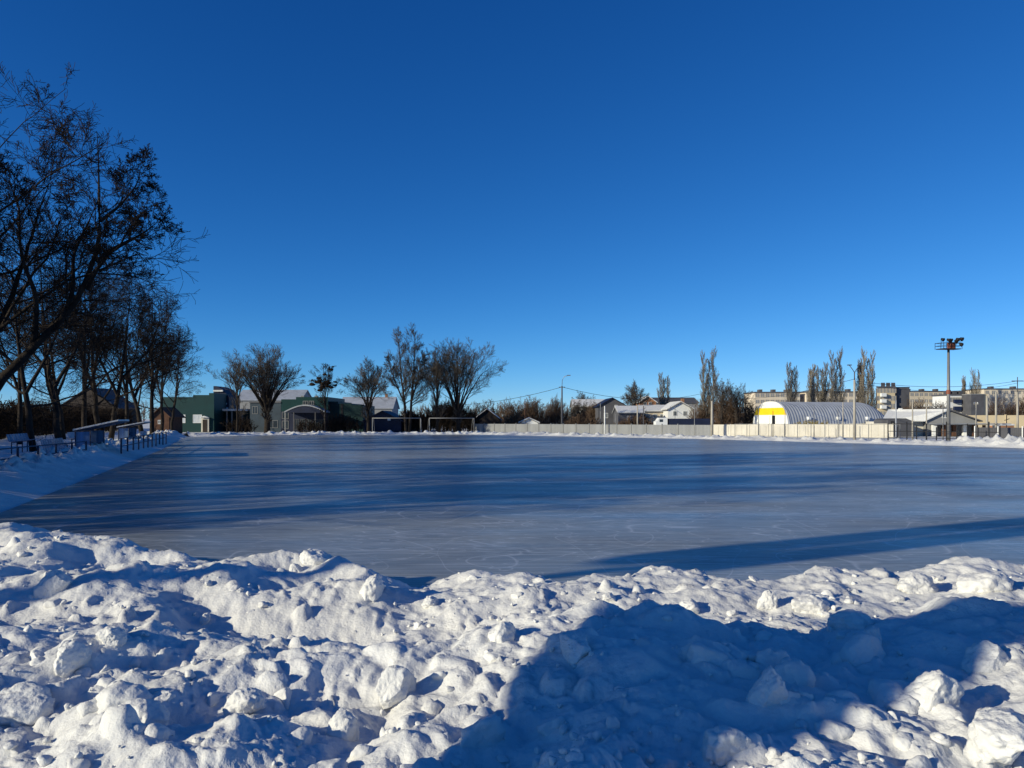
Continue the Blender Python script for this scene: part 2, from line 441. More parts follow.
CH = [  # px, py of the foot, half sizes (m) x y z, yaw, tilt, blocky, label
    (316, 557, .23, .20, .19, .3, .1, .3, 'big rounded snow lump on the bank rim where the ice begins, largest of that rim'),
    (372, 593, .19, .15, .20, .9, .35, .9, 'pointed snow block beside the rounded lump, with a sharp upright tip'),
    (296, 571, .10, .09, .08, .2, .2, .4, 'small snow lump touching the foot of the big rounded rim lump'),
    (54, 592, .17, .13, .27, .4, .25, .8, 'tall upright snow slab standing next to the shaded hollow'),
    (205, 622, .055, .05, .075, .6, .1, .4, 'small upright snow knob standing alone in the shaded trough'),
    (112, 640, .09, .08, .07, .1, .0, .2, 'smooth snow ball lying in the shaded trough near the tall slab'),
    (343, 738, .09, .08, .12, .5, .1, .1, 'smooth egg-shaped snow lump in shade at the lower edge of the near mound'),
    (768, 606, .11, .10, .13, .3, .2, .7, 'squarish snow block on the sunny strip behind the shaded mound'),
    (815, 610, .26, .16, .13, .2, .1, .5, 'wide flat-topped snow block on the sunny strip beside the squarish block'),
    (850, 624, .16, .11, .08, 2.6, .2, .4, 'low slanting snow slab in front of the wide flat-topped block'),
    (916, 590, .30, .18, .15, .5, .1, .4, 'broad snow mound in sun at the bank rim below the long shadow on ice'),
    (985, 588, .30, .22, .20, .2, .1, .3, 'highest snow boulder on the sunny bank rim where it nears the ice shadow'),
    (872, 645, .09, .08, .10, .8, .3, .9, 'little pointed snow piece catching sun at the edge of the big shadow'),
    (690, 610, .14, .10, .09, .4, .0, .3, 'rounded snow hump on the sunny strip just behind the shaded crest'),
    (765, 700, .10, .08, .13, .4, .2, .7, 'pale upright snow block standing in the big blue shadow'),
    (728, 752, .14, .12, .12, 1.2, .1, .6, 'flat-faced snow block low in the big blue shadow'),
    (500, 640, .10, .09, .10, .3, .2, .6, 'lumpy snow block on the sunlit crest beside the big shadow'),
    (430, 605, .11, .09, .08, .7, .1, .5, 'small snow block between the pointed block and the sunlit crest'),
    (20, 716, .20, .16, .14, .4, .1, .5, 'large snow block on the near mound at the frame edge'),
    (935, 700, .15, .12, .12, .7, .2, .9, 'split snow block on the sunlit mound below the big shadow, nearest its edge'),
    (1000, 742, .17, .13, .12, 1.4, .1, .7, 'wide snow block low on the sunlit mound at the frame corner'),
    (990, 668, .16, .12, .12, .2, .15, .6, 'snow block on top of the sunlit mound beside the big shadow'),
    (245, 712, .12, .10, .09, 2.2, .2, .9, 'upright broken snow block in the middle of the sunny near mound'),
    (70, 665, .12, .10, .11, 1.0, .1, .7, 'snow block on the sunny slope between the frame-edge block and the smooth ball'),
    (395, 694, .13, .09, .13, .3, .3, .9, 'jagged snow block leaning on the crest left of the big shadow'),
    (575, 655, .13, .10, .12, 1.7, .15, .8, 'blocky snow piece on the lit shoulder where the big shadow starts'),
    (610, 600, .09, .07, .07, .6, .1, .7, 'small snow block on the sunny strip behind the lit shoulder'),
    (140, 722, .15, .13, .09, .4, .15, .7, 'cracked snow block on the near mound facing the sun'),
]
for i, (px, py, a, b, c, yaw, tilt, bl, lab) in enumerate(CH):
    v, f = chunk_arrays(40 + i, 5, bl)
    v = v * np.array([a, b, c])
    R = np.array(Matrix.Rotation(yaw, 3, 'Z') @ Matrix.Rotation(tilt, 3, 'Y'))
    v = v @ R.T
    x, y = on_bank(px, py)
    o = raw_mesh('snow_chunk', v, [f], M['snow'], smooth=True)
    o.location = (x, y, field(x, y) + 0.10 * c)
    tag(o, lab, 'snow chunk', 'larger chunks of snow on the near bank')

# clods: the plough's broken snow, heaped and half sunk; nobody could count it
big = [chunk_arrays(500 + k, 4, 0.35 + .08 * k) for k in range(12)]
sml = [chunk_arrays(540 + k, 3, 0.35 + .08 * k) for k in range(12)]
cv, cf, cn = [], [], 0
for n, pr, rmin, rmax in ((340, big, .075, .16), (1100, sml, .03, .08)):
    for _ in range(n):
        u = rs.uniform(-0.95, 0.95); d = math.exp(rs.uniform(math.log(2.3), math.log(12.5))); x, y = u * d, d
        if y > near_edge(x) - .35: continue
        dens = float(perlin(x * 0.8, y * 0.8, 45.0))
        if rs.rand() > (0.40 if d < 5.5 else .6) + 1.9 * dens: continue
        r = (rmin + (rmax - rmin) * rs.rand() ** 1.8) * (1.0 if d < 6 or rmax < .1 else .6)
        v, f = pr[rs.randint(12)]
        R = np.array(Matrix.Rotation(rs.uniform(0, 6.3), 3, 'Z') @ Matrix.Rotation(rs.uniform(0, 3.1), 3, 'X') @ Matrix.Rotation(rs.uniform(0, 6.3), 3, 'Z'))
        q_ = (v * rs.uniform(.75, 1.2, 3)) @ R.T * r; q_[:, 2] *= rs.uniform(.65, 1.0)
        cv.append(q_ + np.array([x, y, field(x, y) + r * rs.uniform(-.62, -.05)])); cf.append(f + cn); cn += len(v)
o = raw_mesh('heaped_snow', np.concatenate(cv), [np.concatenate(cf)], M['snow'], smooth=True); tag(o, kind='stuff')

# crumbs: loose bits of snow, nobody could count them
cv, cf, cn = [], [], 0
protos = [chunk_arrays(200 + k, 2, 1.4) for k in range(8)]
for _ in range(2200):
    u = rs.uniform(-0.9, 0.9); d = math.exp(rs.uniform(math.log(2.2), math.log(11.5))); x, y = u * d, d
    if y > near_edge(x) + 0.25: continue
    if rs.rand() > 0.55 + 1.2 * float(perlin(x * 0.9, y * 0.9, 33.0)): continue
    r = 0.007 + 0.030 * rs.rand() ** 3
    v, f = protos[rs.randint(8)]
    R = np.array(Matrix.Rotation(rs.uniform(0, 6.3), 3, 'Z') @ Matrix.Rotation(rs.uniform(0, 3), 3, 'X'))
    cv.append((v * rs.uniform(.7, 1.2, 3) * r) @ R.T + np.array([x, y, max(0, field(x, y)) + r * 0.2])); cf.append(f + cn); cn += len(v)
o = raw_mesh('loose_snow', np.concatenate(cv), [np.concatenate(cf)], M['snow'], smooth=True); tag(o, kind='stuff')


# ---- snow strips along a path (bank by the seats, berm along the far rim)
def strip(name, pts, ds, t_arr, hfun, m):
    pts = np.array(pts, float); seg = np.linalg.norm(np.diff(pts, axis=0), axis=1); cum = np.concatenate([[0], np.cumsum(seg)])
    s = np.arange(0, cum[-1], ds) if np.isscalar(ds) else ds
    px = np.interp(s, cum, pts[:, 0]); py = np.interp(s, cum, pts[:, 1])
    k = max(3, int(6 / (s[1] - s[0])))
    tx, ty = np.gradient(px), np.gradient(py)
    ker = np.ones(k) / k
    tx, ty = [np.convolve(np.pad(q, k, 'edge'), ker, 'same')[k:-k] for q in (tx, ty)]
    l = np.hypot(tx, ty); nx, ny = -ty / l, tx / l          # left of the walking direction
    T = np.asarray(t_arr)
    x = px[:, None] + nx[:, None] * T[None]; y = py[:, None] + ny[:, None] * T[None]
    z = hfun(s[:, None] + 0 * T[None], T[None] + 0 * s[:, None], x, y)
    V = np.stack([x, y, z], -1).reshape(-1, 3); n, mm = len(s), len(T)
    idx = np.arange(n * mm).reshape(n, mm)
    Q = np.stack([idx[:-1, :-1], idx[1:, :-1], idx[1:, 1:], idx[:-1, 1:]], -1).reshape(-1, 4)[:, ::-1]
    o = raw_mesh(name, V, [Q], m, smooth=True); tag(o, kind='structure'); return o


def bank_h(s, t, x, y):
    tt = t + 0.5 * perlin(x * 0.25, y * 0.25, 1.0) + 0.2 * perlin(x * 0.9, y * 0.9, 2.0)
    rise = sstep(-0.4, 2.4, tt)
    z = -0.1 + rise * (0.62 + 0.10 * perlin(x * 0.3, y * 0.3, 4.0)) - 0.22 * sstep(2.6, 5.0, tt)
    lum = np.maximum(0, fbm(x * 1.6, y * 1.6, 7.0, 3)) * 0.55 * sstep(1.3, 2.3, tt) * sstep(6.0, 3.6, tt)
    return z + lum * sstep(10, 24, s) + 0.03 * rise * fbm(x * 0.9, y * 0.9, 9.0, 3)


sarr = np.concatenate([np.arange(0, 50, 0.12), np.arange(50, 110, 0.3)])
strip('bank_snow', [(-9.2, 10.5), (-12.2, 17.9), (-26, 57), (-41.5, 98), (-45, 108)], sarr,
      np.concatenate([np.arange(-0.8, 7, 0.12), np.arange(7, 60, 1.5)]), bank_h, M['snow_far'])


def berm_h(s, t, x, y):
    u = np.abs(t + 0.4 * perlin(x * 0.3, y * 0.3, 3.0))
    big = 1 + 0.8 * sstep(38.0, 41.5, x) * sstep(70, 46, x)
    prof = sstep(2.6 * big, 0.3, u)
    return -0.1 + prof * (0.34 + 0.12 * perlin(x * 0.25, y * 0.25, 6.0)) * big + prof * big * 0.42 * np.maximum(0, fbm(x * 0.9, y * 0.9, 3.0, 4, 0.6)) + 0.15 * sstep(0, 3, t)


strip('rim_snow', [(-44, 104), (-33, 112.5), (-6, 116.5), (23, 90), (42.5, 62.5), (90, 17)], 0.2,
      np.concatenate([np.arange(-3.5, 4, 0.25), np.arange(4, 14, 1.0)]), berm_h, M['snow_far'])

# ------------------------------------------------------------------ trees


def tubes(P, R, k):
    N, n, _ = P.shape
    T = np.gradient(P, axis=1); T /= np.linalg.norm(T, axis=2, keepdims=True) + 1e-9
    ref = np.where(np.abs(T[..., 2:3]) < 0.9, np.array([0., 0, 1]), np.array([1., 0, 0]))
    # one reference per tube keeps it from twisting
    ref = np.repeat(ref[:, n // 2:n // 2 + 1], n, 1)
    U = np.cross(T, ref); U /= np.linalg.norm(U, axis=2, keepdims=True) + 1e-9
    W = np.cross(T, U)
    a = np.arange(k) * 2 * PI / k
    V = P[:, :, None] + R[:, :, None, None] * (np.cos(a)[None, None, :, None] * U[:, :, None] + np.sin(a)[None, None, :, None] * W[:, :, None])
    idx = np.arange(N * n * k).reshape(N, n, k)
    nx = np.roll(idx, -1, axis=2)
    Q = np.stack([idx[:, :-1], nx[:, :-1], nx[:, 1:], idx[:, 1:]], -1).reshape(-1, 4)
    return V.reshape(-1, 3), Q


def spread(rng, P, R, m, ang, ratio, up=0.2, wig=0.12, n=6, rf=0.55, t0=0.25, t1=1.0, tip=0.5, rmin=0.006, flat=0.0, pw=1.0):
    N, k, _ = P.shape
    t = t0 + (t1 - t0) * (np.arange(m)[None] + rng.uniform(0, 1, (N, m))) / m
    q = np.clip(t * (k - 1), 0, k - 1.001); i = q.astype(int); fr = (q - i)[..., None]
    ar = np.arange(N)[:, None]
    S = P[ar, i] * (1 - fr) + P[ar, i + 1] * fr
    D = P[ar, i + 1] - P[ar, i]; D /= np.linalg.norm(D, axis=2, keepdims=True) + 1e-9
    r0 = (R[ar, i] * (1 - fr[..., 0]) + R[ar, i + 1] * fr[..., 0])
    plen = np.linalg.norm(np.diff(P, axis=1), axis=2).sum(1)[:, None]
    L = plen ** pw * 10 ** (1 - pw) * ratio * (1 - (1 - tip) * (t - t0) / max(1e-6, t1 - t0)) * rng.uniform(0.65, 1.25, (N, m))
    rnd = rng.normal(size=(N, m, 3)); rnd -= (rnd * D).sum(2, keepdims=True) * D
    rnd /= np.linalg.norm(rnd, axis=2, keepdims=True) + 1e-9
    a = np.radians(ang) * rng.uniform(0.65, 1.3, (N, m, 1))
    d = D * np.cos(a) + rnd * np.sin(a)
    S, d, L, r0 = S.reshape(-1, 3), d.reshape(-1, 3), L.ravel(), r0.ravel()
    d[:, 2] *= (1 - flat); M_ = len(S)
    pts = [S]; step = (L / (n - 1))[:, None]
    for _ in range(n - 1):
        d = d + wig * rng.normal(size=d.shape) + np.array([0, 0, up / (n - 1)]); d /= np.linalg.norm(d, axis=1, keepdims=True)
        pts.append(pts[-1] + d * step)
    P2 = np.stack(pts, 1)
    R2 = np.maximum(rmin, (r0 * rf)[:, None] * np.linspace(1, 0.35, n)[None])
    return P2, R2


def limb(rng, pts, r0, r1, n=16, wig=0.03):
    pts = np.array(pts, float); c = np.concatenate([[0], np.cumsum(np.linalg.norm(np.diff(pts, axis=0), axis=1))])
    s = np.linspace(0, c[-1], n)
    P = np.stack([np.interp(s, c, pts[:, j]) for j in range(3)], 1)
    for _ in range(2): P[1:-1] = (P[:-2] + 2 * P[1:-1] + P[2:]) / 4
    P[1:] += rng.normal(size=(n - 1, 3)) * wig * c[-1] / n
    return P, np.linspace(1, 0, n) ** 1.1 * (r0 - r1) + r1


def tree_arrays(seed, trunks, levels, pods=0, rmin=0.0085, split=1):
    """trunks: list of (pts, r0, r1); levels: list of dicts for spread(); the first `split` levels stay with the trunk"""
    rng = np.random.RandomState(seed)
    LP = [limb(rng, *t) for t in trunks]
    P, R = np.stack([a for a, _ in LP]), np.stack([b for _, b in LP])
    P[:, 0] -= 0; tr, cr = [tubes(P, R, 9)], []
    ends = None
    cur = [(P, R)]
    for li, lv in enumerate(levels):
        lv = dict(lv); k = lv.pop('k', 4)
        P, R = cur[-1]
        P2, R2 = spread(rng, P, R, rmin=rmin, **lv)
        (tr if li < split else cr).append(tubes(P2, R2, k)); cur.append((P2, R2))
    if pods:
        E = cur[-1][0]; E2 = cur[-2][0]
        tips = np.concatenate([E[:, -1], E[:, E.shape[1] // 2], E2[:, -1]])
        tips = tips[rng.rand(len(tips)) < pods]
        n = len(tips); o = np.array([[1, 0, 0], [-1, 0, 0], [0, 1, 0], [0, -1, 0], [0, 0, 1.4], [0, 0, -1.4]], float)
        sz = rng.uniform(0.012, 0.034, (n, 1, 1)); rot = rng.normal(size=(n, 1, 3)) * 0.02
        vv = tips[:, None] + o[None] * sz * rng.uniform(0.6, 1.3, (n, 6, 1)) + rot
        ff = np.array([[0, 2, 4], [2, 1, 4], [1, 3, 4], [3, 0, 4], [2, 0, 5], [1, 2, 5], [3, 1, 5], [0, 3, 5]])
        F3 = (np.arange(n)[:, None, None] * 6 + ff[None]).reshape(-1, 3)
        podm = (vv.reshape(-1, 3), F3)
    else: podm = None

    def join(parts):
        Vs, Qs, n = [], [], 0
        for v, q in parts: Vs.append(v); Qs.append(q + n); n += len(v)
        return np.concatenate(Vs), np.concatenate(Qs)
    return join(tr), join(cr), podm


def plant_tree(name, label, cat, loc, arr, mt, mc, mp=None, group=None, rz=0.0, sc=(1, 1, 1)):
    root = thing(name, label, cat, loc, rz, group); root.scale = sc
    (tv, tq), (cv, cq), pd = arr
    raw_mesh('trunk', tv, [tq], mt, root, True)
    raw_mesh('crown', cv, [cq], mc, root, False)
    if pd is not None: raw_mesh('cones', pd[0], [pd[1]], mp or mc, root, False)
    return root


def replant(src, label, loc, rz, sc, group=None):
    c = copy_tree(src); c.location = loc; c.rotation_euler = (0, 0, rz); c.scale = (sc, sc, sc) if np.isscalar(sc) else sc
    c['label'] = label
    if group: c['group'] = group
    return c


ROW = 'bare alders in the row along the seats'
LV_ALDER = [dict(m=10, ang=50, ratio=0.42, up=0.30, wig=0.15, n=9, rf=0.5, t0=0.22, tip=0.5, k=6),
            dict(m=7, ang=46, ratio=0.60, up=0.25, wig=0.16, n=7, rf=0.48, t0=0.15, k=4),
            dict(m=7, ang=44, ratio=0.58, up=0.12, wig=0.15, n=6, rf=0.5, t0=0.15, k=3),
            dict(m=5, ang=42, ratio=0.62, up=0.05, wig=0.15, n=4, rf=0.6, t0=0.2, k=3)]
# the near leaning tree, its main limbs taken from the photograph at 30 m
D0 = 30.0
bx = X(-48, D0)


def q(px, py, dy=0.0): return (X(px, D0) - bx, dy, Z(py, D0))


lean_trunks = [([(0, 0, 0.2), q(-25, 420), q(0, 384), q(30, 345, .2), q(60, 322, .3), q(85, 290, .2), q(97, 265, 0), q(103, 225, -.2), q(100, 190, 0), q(96, 150, .3), q(95, 132, .2)], 0.25, 0.010),
               ([q(97, 265), q(112, 248, .3), q(130, 236, .6), q(140, 226, .8), q(148, 215, 1.0)], 0.12, 0.008),
               ([q(85, 290, .2), q(100, 280, -.5), q(125, 262, -1.2), q(140, 260, -1.6), q(152, 246, -2)], 0.10, 0.008),
               ([q(60, 322, .3), q(62, 290, .8), q(55, 250, 1.2), q(68, 215, 1.5), q(75, 185, 1.8)], 0.12, 0.008),
               ([q(30, 345, .2), q(48, 305, -.6), q(35, 260, -1), q(40, 220, -1.2), q(30, 190, -1.4)], 0.13, 0.008),
               ([q(103, 225, -.2), q(115, 205, .4), q(128, 180, .8), q(130, 158, .9)], 0.07, 0.008)]
lean_trunks = [(p, a, b) for p, a, b in lean_trunks]
LV_LEAN = [dict(m=10, ang=52, ratio=0.27, up=0.22, wig=0.15, n=9, rf=0.42, t0=0.36, tip=0.65, k=5, pw=.6),
           dict(m=7, ang=46, ratio=0.62, up=0.2, wig=0.17, n=7, rf=0.5, t0=0.12, k=4)] + LV_ALDER[2:]
t_lean = plant_tree('alder_tree', 'bare alder whose trunk leans out of the frame edge towards the ice', 'tree', (bx, D0, 0.1),
                    tree_arrays(3, lean_trunks, LV_LEAN, 0), M['bark'], M['twig'], M['pod'], ROW)


def alder(seed, h, lean=(0.0, 0.0), r=0.24, fork=0.4):
    lx, ly = lean
    pts = [(0, 0, -0.2), (lx * .2, ly * .2, h * .2), (lx * .5, ly * .5, h * .4), (lx * .8, ly * .8, h * .7), (lx * .9, ly, h)]
    p2 = [(lx * .35, ly * .35, h * .3), (lx * .2 + .9, ly * .5 + .5, h * .5), (lx * .2 + 1.9, ly + 1.2, h * .8)]
    p3 = [(lx * .5, ly * .5, h * .4), (lx - 1.3, ly - .6, h * .6), (lx - 2.2, ly - 1.3, h * .85)]
    return tree_arrays(seed, [(pts, r, 0.012), (p2, r * .6, 0.010), (p3, r * .5, 0.010)], LV_ALDER, 0)


a1 = plant_tree('alder_tree', 'bare alder cut by the frame edge with its crown above the leaning trunk', 'tree', (X(-14, 31), 31, 0.1), alder(5, 15.6, (0.1, 0)), M['bark'], M['twig'], M['pod'], ROW)
a2 = plant_tree('alder_tree', 'slim forked bare alder between the first two groups of seats', 'tree', (X(34, 47), 47, 0.1), alder(6, 12.5, (-1.5, 0), 0.22), M['bark'], M['twig'], M['pod'], ROW)
a3 = plant_tree('alder_tree', 'bare alder with a curved trunk leaning away from the ice behind the seats', 'tree', (X(60, 55), 55, 0.1), alder(8, 14.0, (-2.2, 1), 0.26), M['bark'], M['twig'], M['pod'], ROW)
rest = [  # px, d, source, rz, scale, label
    (84, 63, a1, 1.2, .97, 'straight bare alder rising behind the nearer shelter roof'),
    (98, 70, a3, 2.2, 1.05, 'bare alder just past the nearer shelter, in front of the grey house roof'),
    (110, 66, a2, 3.6, 1.12, 'bare alder leaning towards the ice between the two shelters'),
    (127, 82, a1, 4.0, 1.0, 'bare alder rising behind the farther shelter roof'),
    (143, 88, a3, .6, 1.10, 'bare alder just beyond the farther shelter'),
    (152, 78, a1, 5.3, 1.02, 'thick pale trunked bare alder by the bank past the shelters'),
    (162, 103, a2, 2.0, 1.18, 'bare alder near the brown hut at the end of the row'),
    (171, 111, a3, 5.0, .95, 'last bare alder of the row, in front of the teal hall'),
    (64, 76, a2, .9, 1.2, 'bare alder set back before the dark hedge'),
    (20, 60, a1, 3.0, .9, 'bare alder set back behind the farthest seat row, near the frame edge'),
]
for px, d, src, rz, s, lab in rest: replant(src, lab, (X(px, d), d, 0.1), rz, s)
# the row goes on outside the frame; these throw the long stripes over the ice
for (x, y, src, rz, s) in ((-24.5, 10, a1, .4, 1.0), (-26.5, 15, a3, 1.4, 1.05), (-27, 20, a1, 3.1, 1.0), (-25.5, 23.5, a2, 4.1, 1.15), (-29.5, 27, a3, 5.1, 1.0), (-20.5, 12, a2, .9, 1.0), (-21, 16, a3, 3.9, .9), (-21.5, 20.5, a1, 5.5, .9), (-23, 26, a2, 2.9, 1.0)):
    replant(src, 'bare alder of the row standing outside the picture', (x, y, 0.1), rz, s)


def spreading(seed, h, width, r=0.35, nl=6, fork=0.22, pods=0, m=(11, 10, 8), rmin=0.011, up=.35):
    rng = np.random.RandomState(seed + 900); h = h * 1.02
    T = [([(0, 0, -.2), (.05, 0, h * fork * .6), (.0, .1, h * fork * 1.2)], r, r * .7)]
    for i in range(nl):
        a = 2 * PI * i / nl + rng.uniform(-.3, .3); s = rng.uniform(.55, 1.0) * width / 2; tz = h * rng.uniform(.72, 1.0) * (1.0 - .25 * (s / (width / 2)) ** 2)
        c, sn = math.cos(a), math.sin(a)
        T.append(([(0, 0, h * fork * rng.uniform(.75, 1.1)), (c * s * .35, sn * s * .35, h * (fork + .22)), (c * s * .7, sn * s * .7, h * .62), (c * s, sn * s, tz * .93)], r * .5, 0.012))
    for i in range(nl // 2 + 1):
        a = rng.uniform(0, 2 * PI); s = rng.uniform(.05, .45) * width / 2 if i else .05; c, sn = math.cos(a), math.sin(a)
        T.append(([(0, 0, h * fork), (c * s * .4, sn * s * .4, h * (fork + .25)), (c * s * .8, sn * s * .8, h * .68), (c * s, sn * s, h * rng.uniform(.74, .84))], r * .5, 0.012))
    return tree_arrays(seed, T, [dict(m=m[0], ang=36, ratio=.46, up=up, wig=.09, n=8, rf=.40, t0=.25, tip=.55, k=4),
                                 dict(m=m[1], ang=36, ratio=.50, up=up * .7, wig=.09, n=6, rf=.45, t0=.22, k=3),
                                 dict(m=m[2], ang=34, ratio=.60, up=up * .4, wig=.09, n=4, rf=.6, t0=.22, k=3)], pods, rmin)


D = 128.0
t_big = plant_tree('spreading_tree', 'bare tree with a wide round crown in front of the grey blue wall', 'tree', (X(267, D), D, 0), spreading(21, Z(345, D), 15.5, .55, 8), M['bark'], M['twig2'])
t_slim = plant_tree('slim_tree', 'slim bare tree with a thin crown beside the wide round one', 'tree', (X(237, 124), 124, 0), spreading(22, Z(349, 124), 7.0, .17, 5, .35, m=(9, 8, 7)), M['bark'], M['twig2'])
t_nest = plant_tree('clumped_tree', 'thin bare tree full of dark clumps before the arched porch', 'tree', (X(325, 122), 122, 0), spreading(23, Z(357, 122), 5.0, .15, 5, .40, m=(8, 8, 7)), M['bark'], M['twig'])
rng = np.random.RandomState(5)
cr_ = [c for c in t_nest.children if c.name.startswith('crown')][0].data
cov = np.zeros(len(cr_.vertices) * 3, np.float32); cr_.vertices.foreach_get('co', cov); cov = cov.reshape(-1, 3); cov = cov[cov[:, 2] > 5.0]
for k in range(30):
    v, f = chunk_arrays(300 + k, 2, .3); v = v * rng.uniform(.16, .42) * np.array([1.2, 1, .7])
    v += cov[rng.randint(len(cov))]
    raw_mesh('leaf_clump', v, [f], M['pod'], t_nest, True)
t_r1 = plant_tree('spreading_tree', 'low bare tree with forked limbs behind the nearer end of the first goal', 'tree', (X(368, 132), 132, 0), spreading(24, Z(358, 132), 9.0, .28, 6, .3), M['bark'], M['twig2'])
t_tall = plant_tree('tall_tree', 'tallest bare tree, with two upright stems, behind the first goal', 'tree', (X(408, 130), 130, 0),
                    tree_arrays(25, [([(-.3, 0, -.2), (-.6, 0, 5), (-1.2, .2, 10), (-1.6, 0, 15.8)], .30, .03), ([(.2, .1, -.2), (.5, .1, 5), (.9, .2, 10), (1.2, .3, 16.2)], .28, .03),
                                     ([(-.6, 0, 5), (-2.0, .4, 8), (-3.6, .5, 12.5)], .16, .02), ([(.5, 0, 5), (1.6, .4, 9), (2.4, .5, 13)], .16, .02)],
                                [dict(m=24, ang=40, ratio=.30, up=.45, wig=.12, n=8, rf=.42, t0=.25, tip=.45, k=4), dict(m=13, ang=36, ratio=.48, up=.3, wig=.09, n=6, rf=.5, t0=.12, k=3), dict(m=11, ang=34, ratio=.58, up=.15, wig=.09, n=4, rf=.55, t0=.1, k=3)], 0, .011), M['bark'], M['twig2'])
t_r2 = plant_tree('spreading_tree', 'bare tree with a broad fan of branches behind the second goal', 'tree', (X(458, 133), 133, 0), spreading(26, Z(336, 133), 12.5, .38, 8, .2), M['bark'], M['twig2'])
t_r3 = plant_tree('spreading_tree', 'upright bare tree between the tallest tree and the broad fan', 'tree', (X(437, 131), 131, 0), spreading(27, Z(342, 131), 6.0, .26, 5, .3), M['bark'], M['twig2'])


def thicket(seed, wd, h, n=60, rmin=.014):
    rng = np.random.RandomState(seed); T = []
    for i in range(n):
        x, y = rng.uniform(-wd / 2, wd / 2), rng.uniform(-1.2, 1.2); hh = h * rng.uniform(.55, 1.0) * (1 - .45 * abs(2 * x / wd) ** 2)
        hh *= .80
        T.append(([(x, y, -.1), (x + rng.uniform(-.3, .3), y, hh * .5), (x + rng.uniform(-.8, .8), y + rng.uniform(-.5, .5), hh)], .05, .015, 7))
    return tree_arrays(seed, T, [dict(m=9, ang=36, ratio=.42, up=.3, wig=.14, n=5, rf=.6, t0=.08, tip=.6, k=3), dict(m=8, ang=40, ratio=.5, up=.2, wig=.18, n=4, rf=.6, t0=.1, k=3)], 0, rmin)


def bush(label, px0, px1, py, d, m, seed, n=50, group=None, name='bare_shrub', cat='shrub', rmin=.016):
    wd = (px1 - px0) / F * d
    return plant_tree(name, label, cat, (X((px0 + px1) / 2, d), d, 0), thicket(seed, wd, Z(py, d), n, rmin), m, m, group=group)


bush('dark leafless shrubs in front of the dark teal wing', 322, 362, 411, 134, M['twig'], 53, 60, rmin=.018)
bush('dark leafless shrubs growing before the arched porch', 296, 322, 415, 134, M['twig'], 54, 34, rmin=.016)
bush('dark leafless shrubs beside the slim tree', 226, 256, 414, 136, M['twig'], 55, 40, rmin=.016)
bush('dark thicket under the bare trees behind the second goal', 422, 477, 396, 138, M['twig'], 51, 230, rmin=.022)
bush('low dark scrub behind the first goal net side', 396, 424, 408, 140, M['twig'], 52, 110, rmin=.022)
SH = 'bare brown shrubs and small trees behind the long fence'
sh = [(500, 530, 409, 139, 's', 'low brown scrub right behind the sheet fence near the wooden pole'), (566, 600, 410, 139, 's', 'low brown scrub right behind the sheet fence past the tall dark pole'),
      (618, 655, 412, 139, 's', 'low brown scrub right behind the sheet fence by the nest tree'),
      (470, 500, 396, 165, 'grey_', 'loose grey scrub rising behind the dark gabled shed'), (500, 527, 392, 160, 's', 'round brown bush nearest the dark gabled shed'),
      (520, 548, 391, 165, 's', 'broad round brown bush behind the wooden pole'), (544, 566, 392, 170, 's', 'brown bush around the foot of the tall dark pole'),
      (566, 592, 394, 175, 'g', 'snow-dusted scrub next to the tall dark pole'), (585, 604, 398, 172, 's', 'brown scrub beside the navy gabled house'),
      (618, 648, 403, 160, 's', 'low brown scrub under the tree with a nest'), (690, 716, 395, 150, 's', 'dense brown scrub at the foot of the tall twin poplar'),
      (716, 738, 384, 148, 's', 'bushy brown tree clump next to the tall twin poplar'), (734, 758, 390, 150, 'g', 'grey scrub against the arched hangar front'),
      (872, 900, 392, 240, 's', 'brown scrub below the block with the dark end wall'), (902, 930, 394, 230, 's', 'brown round scrub above the low grey-roofed building'),
      (925, 950, 398, 220, 's', 'brown scrub beside the floodlight mast'), (985, 1012, 392, 260, 's', 'dark brown scrub above the sand coloured wall'), (1008, 1040, 391, 260, 's', 'brown scrub reaching out of the frame above the sand wall')]
for i, (p0, p1, py, d, k, lab) in enumerate(sh):
    bush(lab, p0, p1, py, d, M['shrub'] if k == 's' else M['twig2'], 60 + i, (62, 48, 75)[i % 3], SH, rmin=(.018, .022)[i % 2])
bush('dry yellow weeds standing against the hangar side', 794, 832, 418, 118, M['dry'], 90, 70, name='dry_weeds', cat='weeds')
bush('shorter dry yellow weeds nearer the hangar back end', 858, 878, 420, 118, M['dry'], 91, 40, name='dry_weeds', cat='weeds')

t_m1 = replant(t_r1, 'dark bare tree with a nest near the orange brick house', (X(635, 165), 165, 0), 1.0, .82)
replant(t_slim, 'slender bare tree behind the snow-roofed house', (X(583, 185), 185, 0), 2.0, .75)
replant(t_slim, 'bare tree in front of the arched hangar front and beside the twin poplar', (X(722, 140), 140, 0), 3.0, .82)
replant(t_slim, 'thin bare tree nearest the arched hangar front', (X(738, 142), 142, 0), .5, .72)


def poplar(seed, h, stems, rmin=.011):
    T = []
    for (x, hh) in stems: T.append(([(x * .3, 0, -.2), (x * .9, 0, hh * .3), (x, .1, hh * .65), (x * 1.05, 0, hh)], .22, .012))
    return tree_arrays(seed, T, [dict(m=50, ang=21, ratio=.25, up=.5, wig=.03, n=7, rf=.30, t0=.06, tip=.40, k=4), dict(m=13, ang=20, ratio=.45, up=.4, wig=.04, n=5, rf=.5, t0=.08, k=3),
                                 dict(m=4, ang=20, ratio=.6, up=.3, wig=.05, n=3, rf=.6, t0=.15, k=3)], 0, rmin)


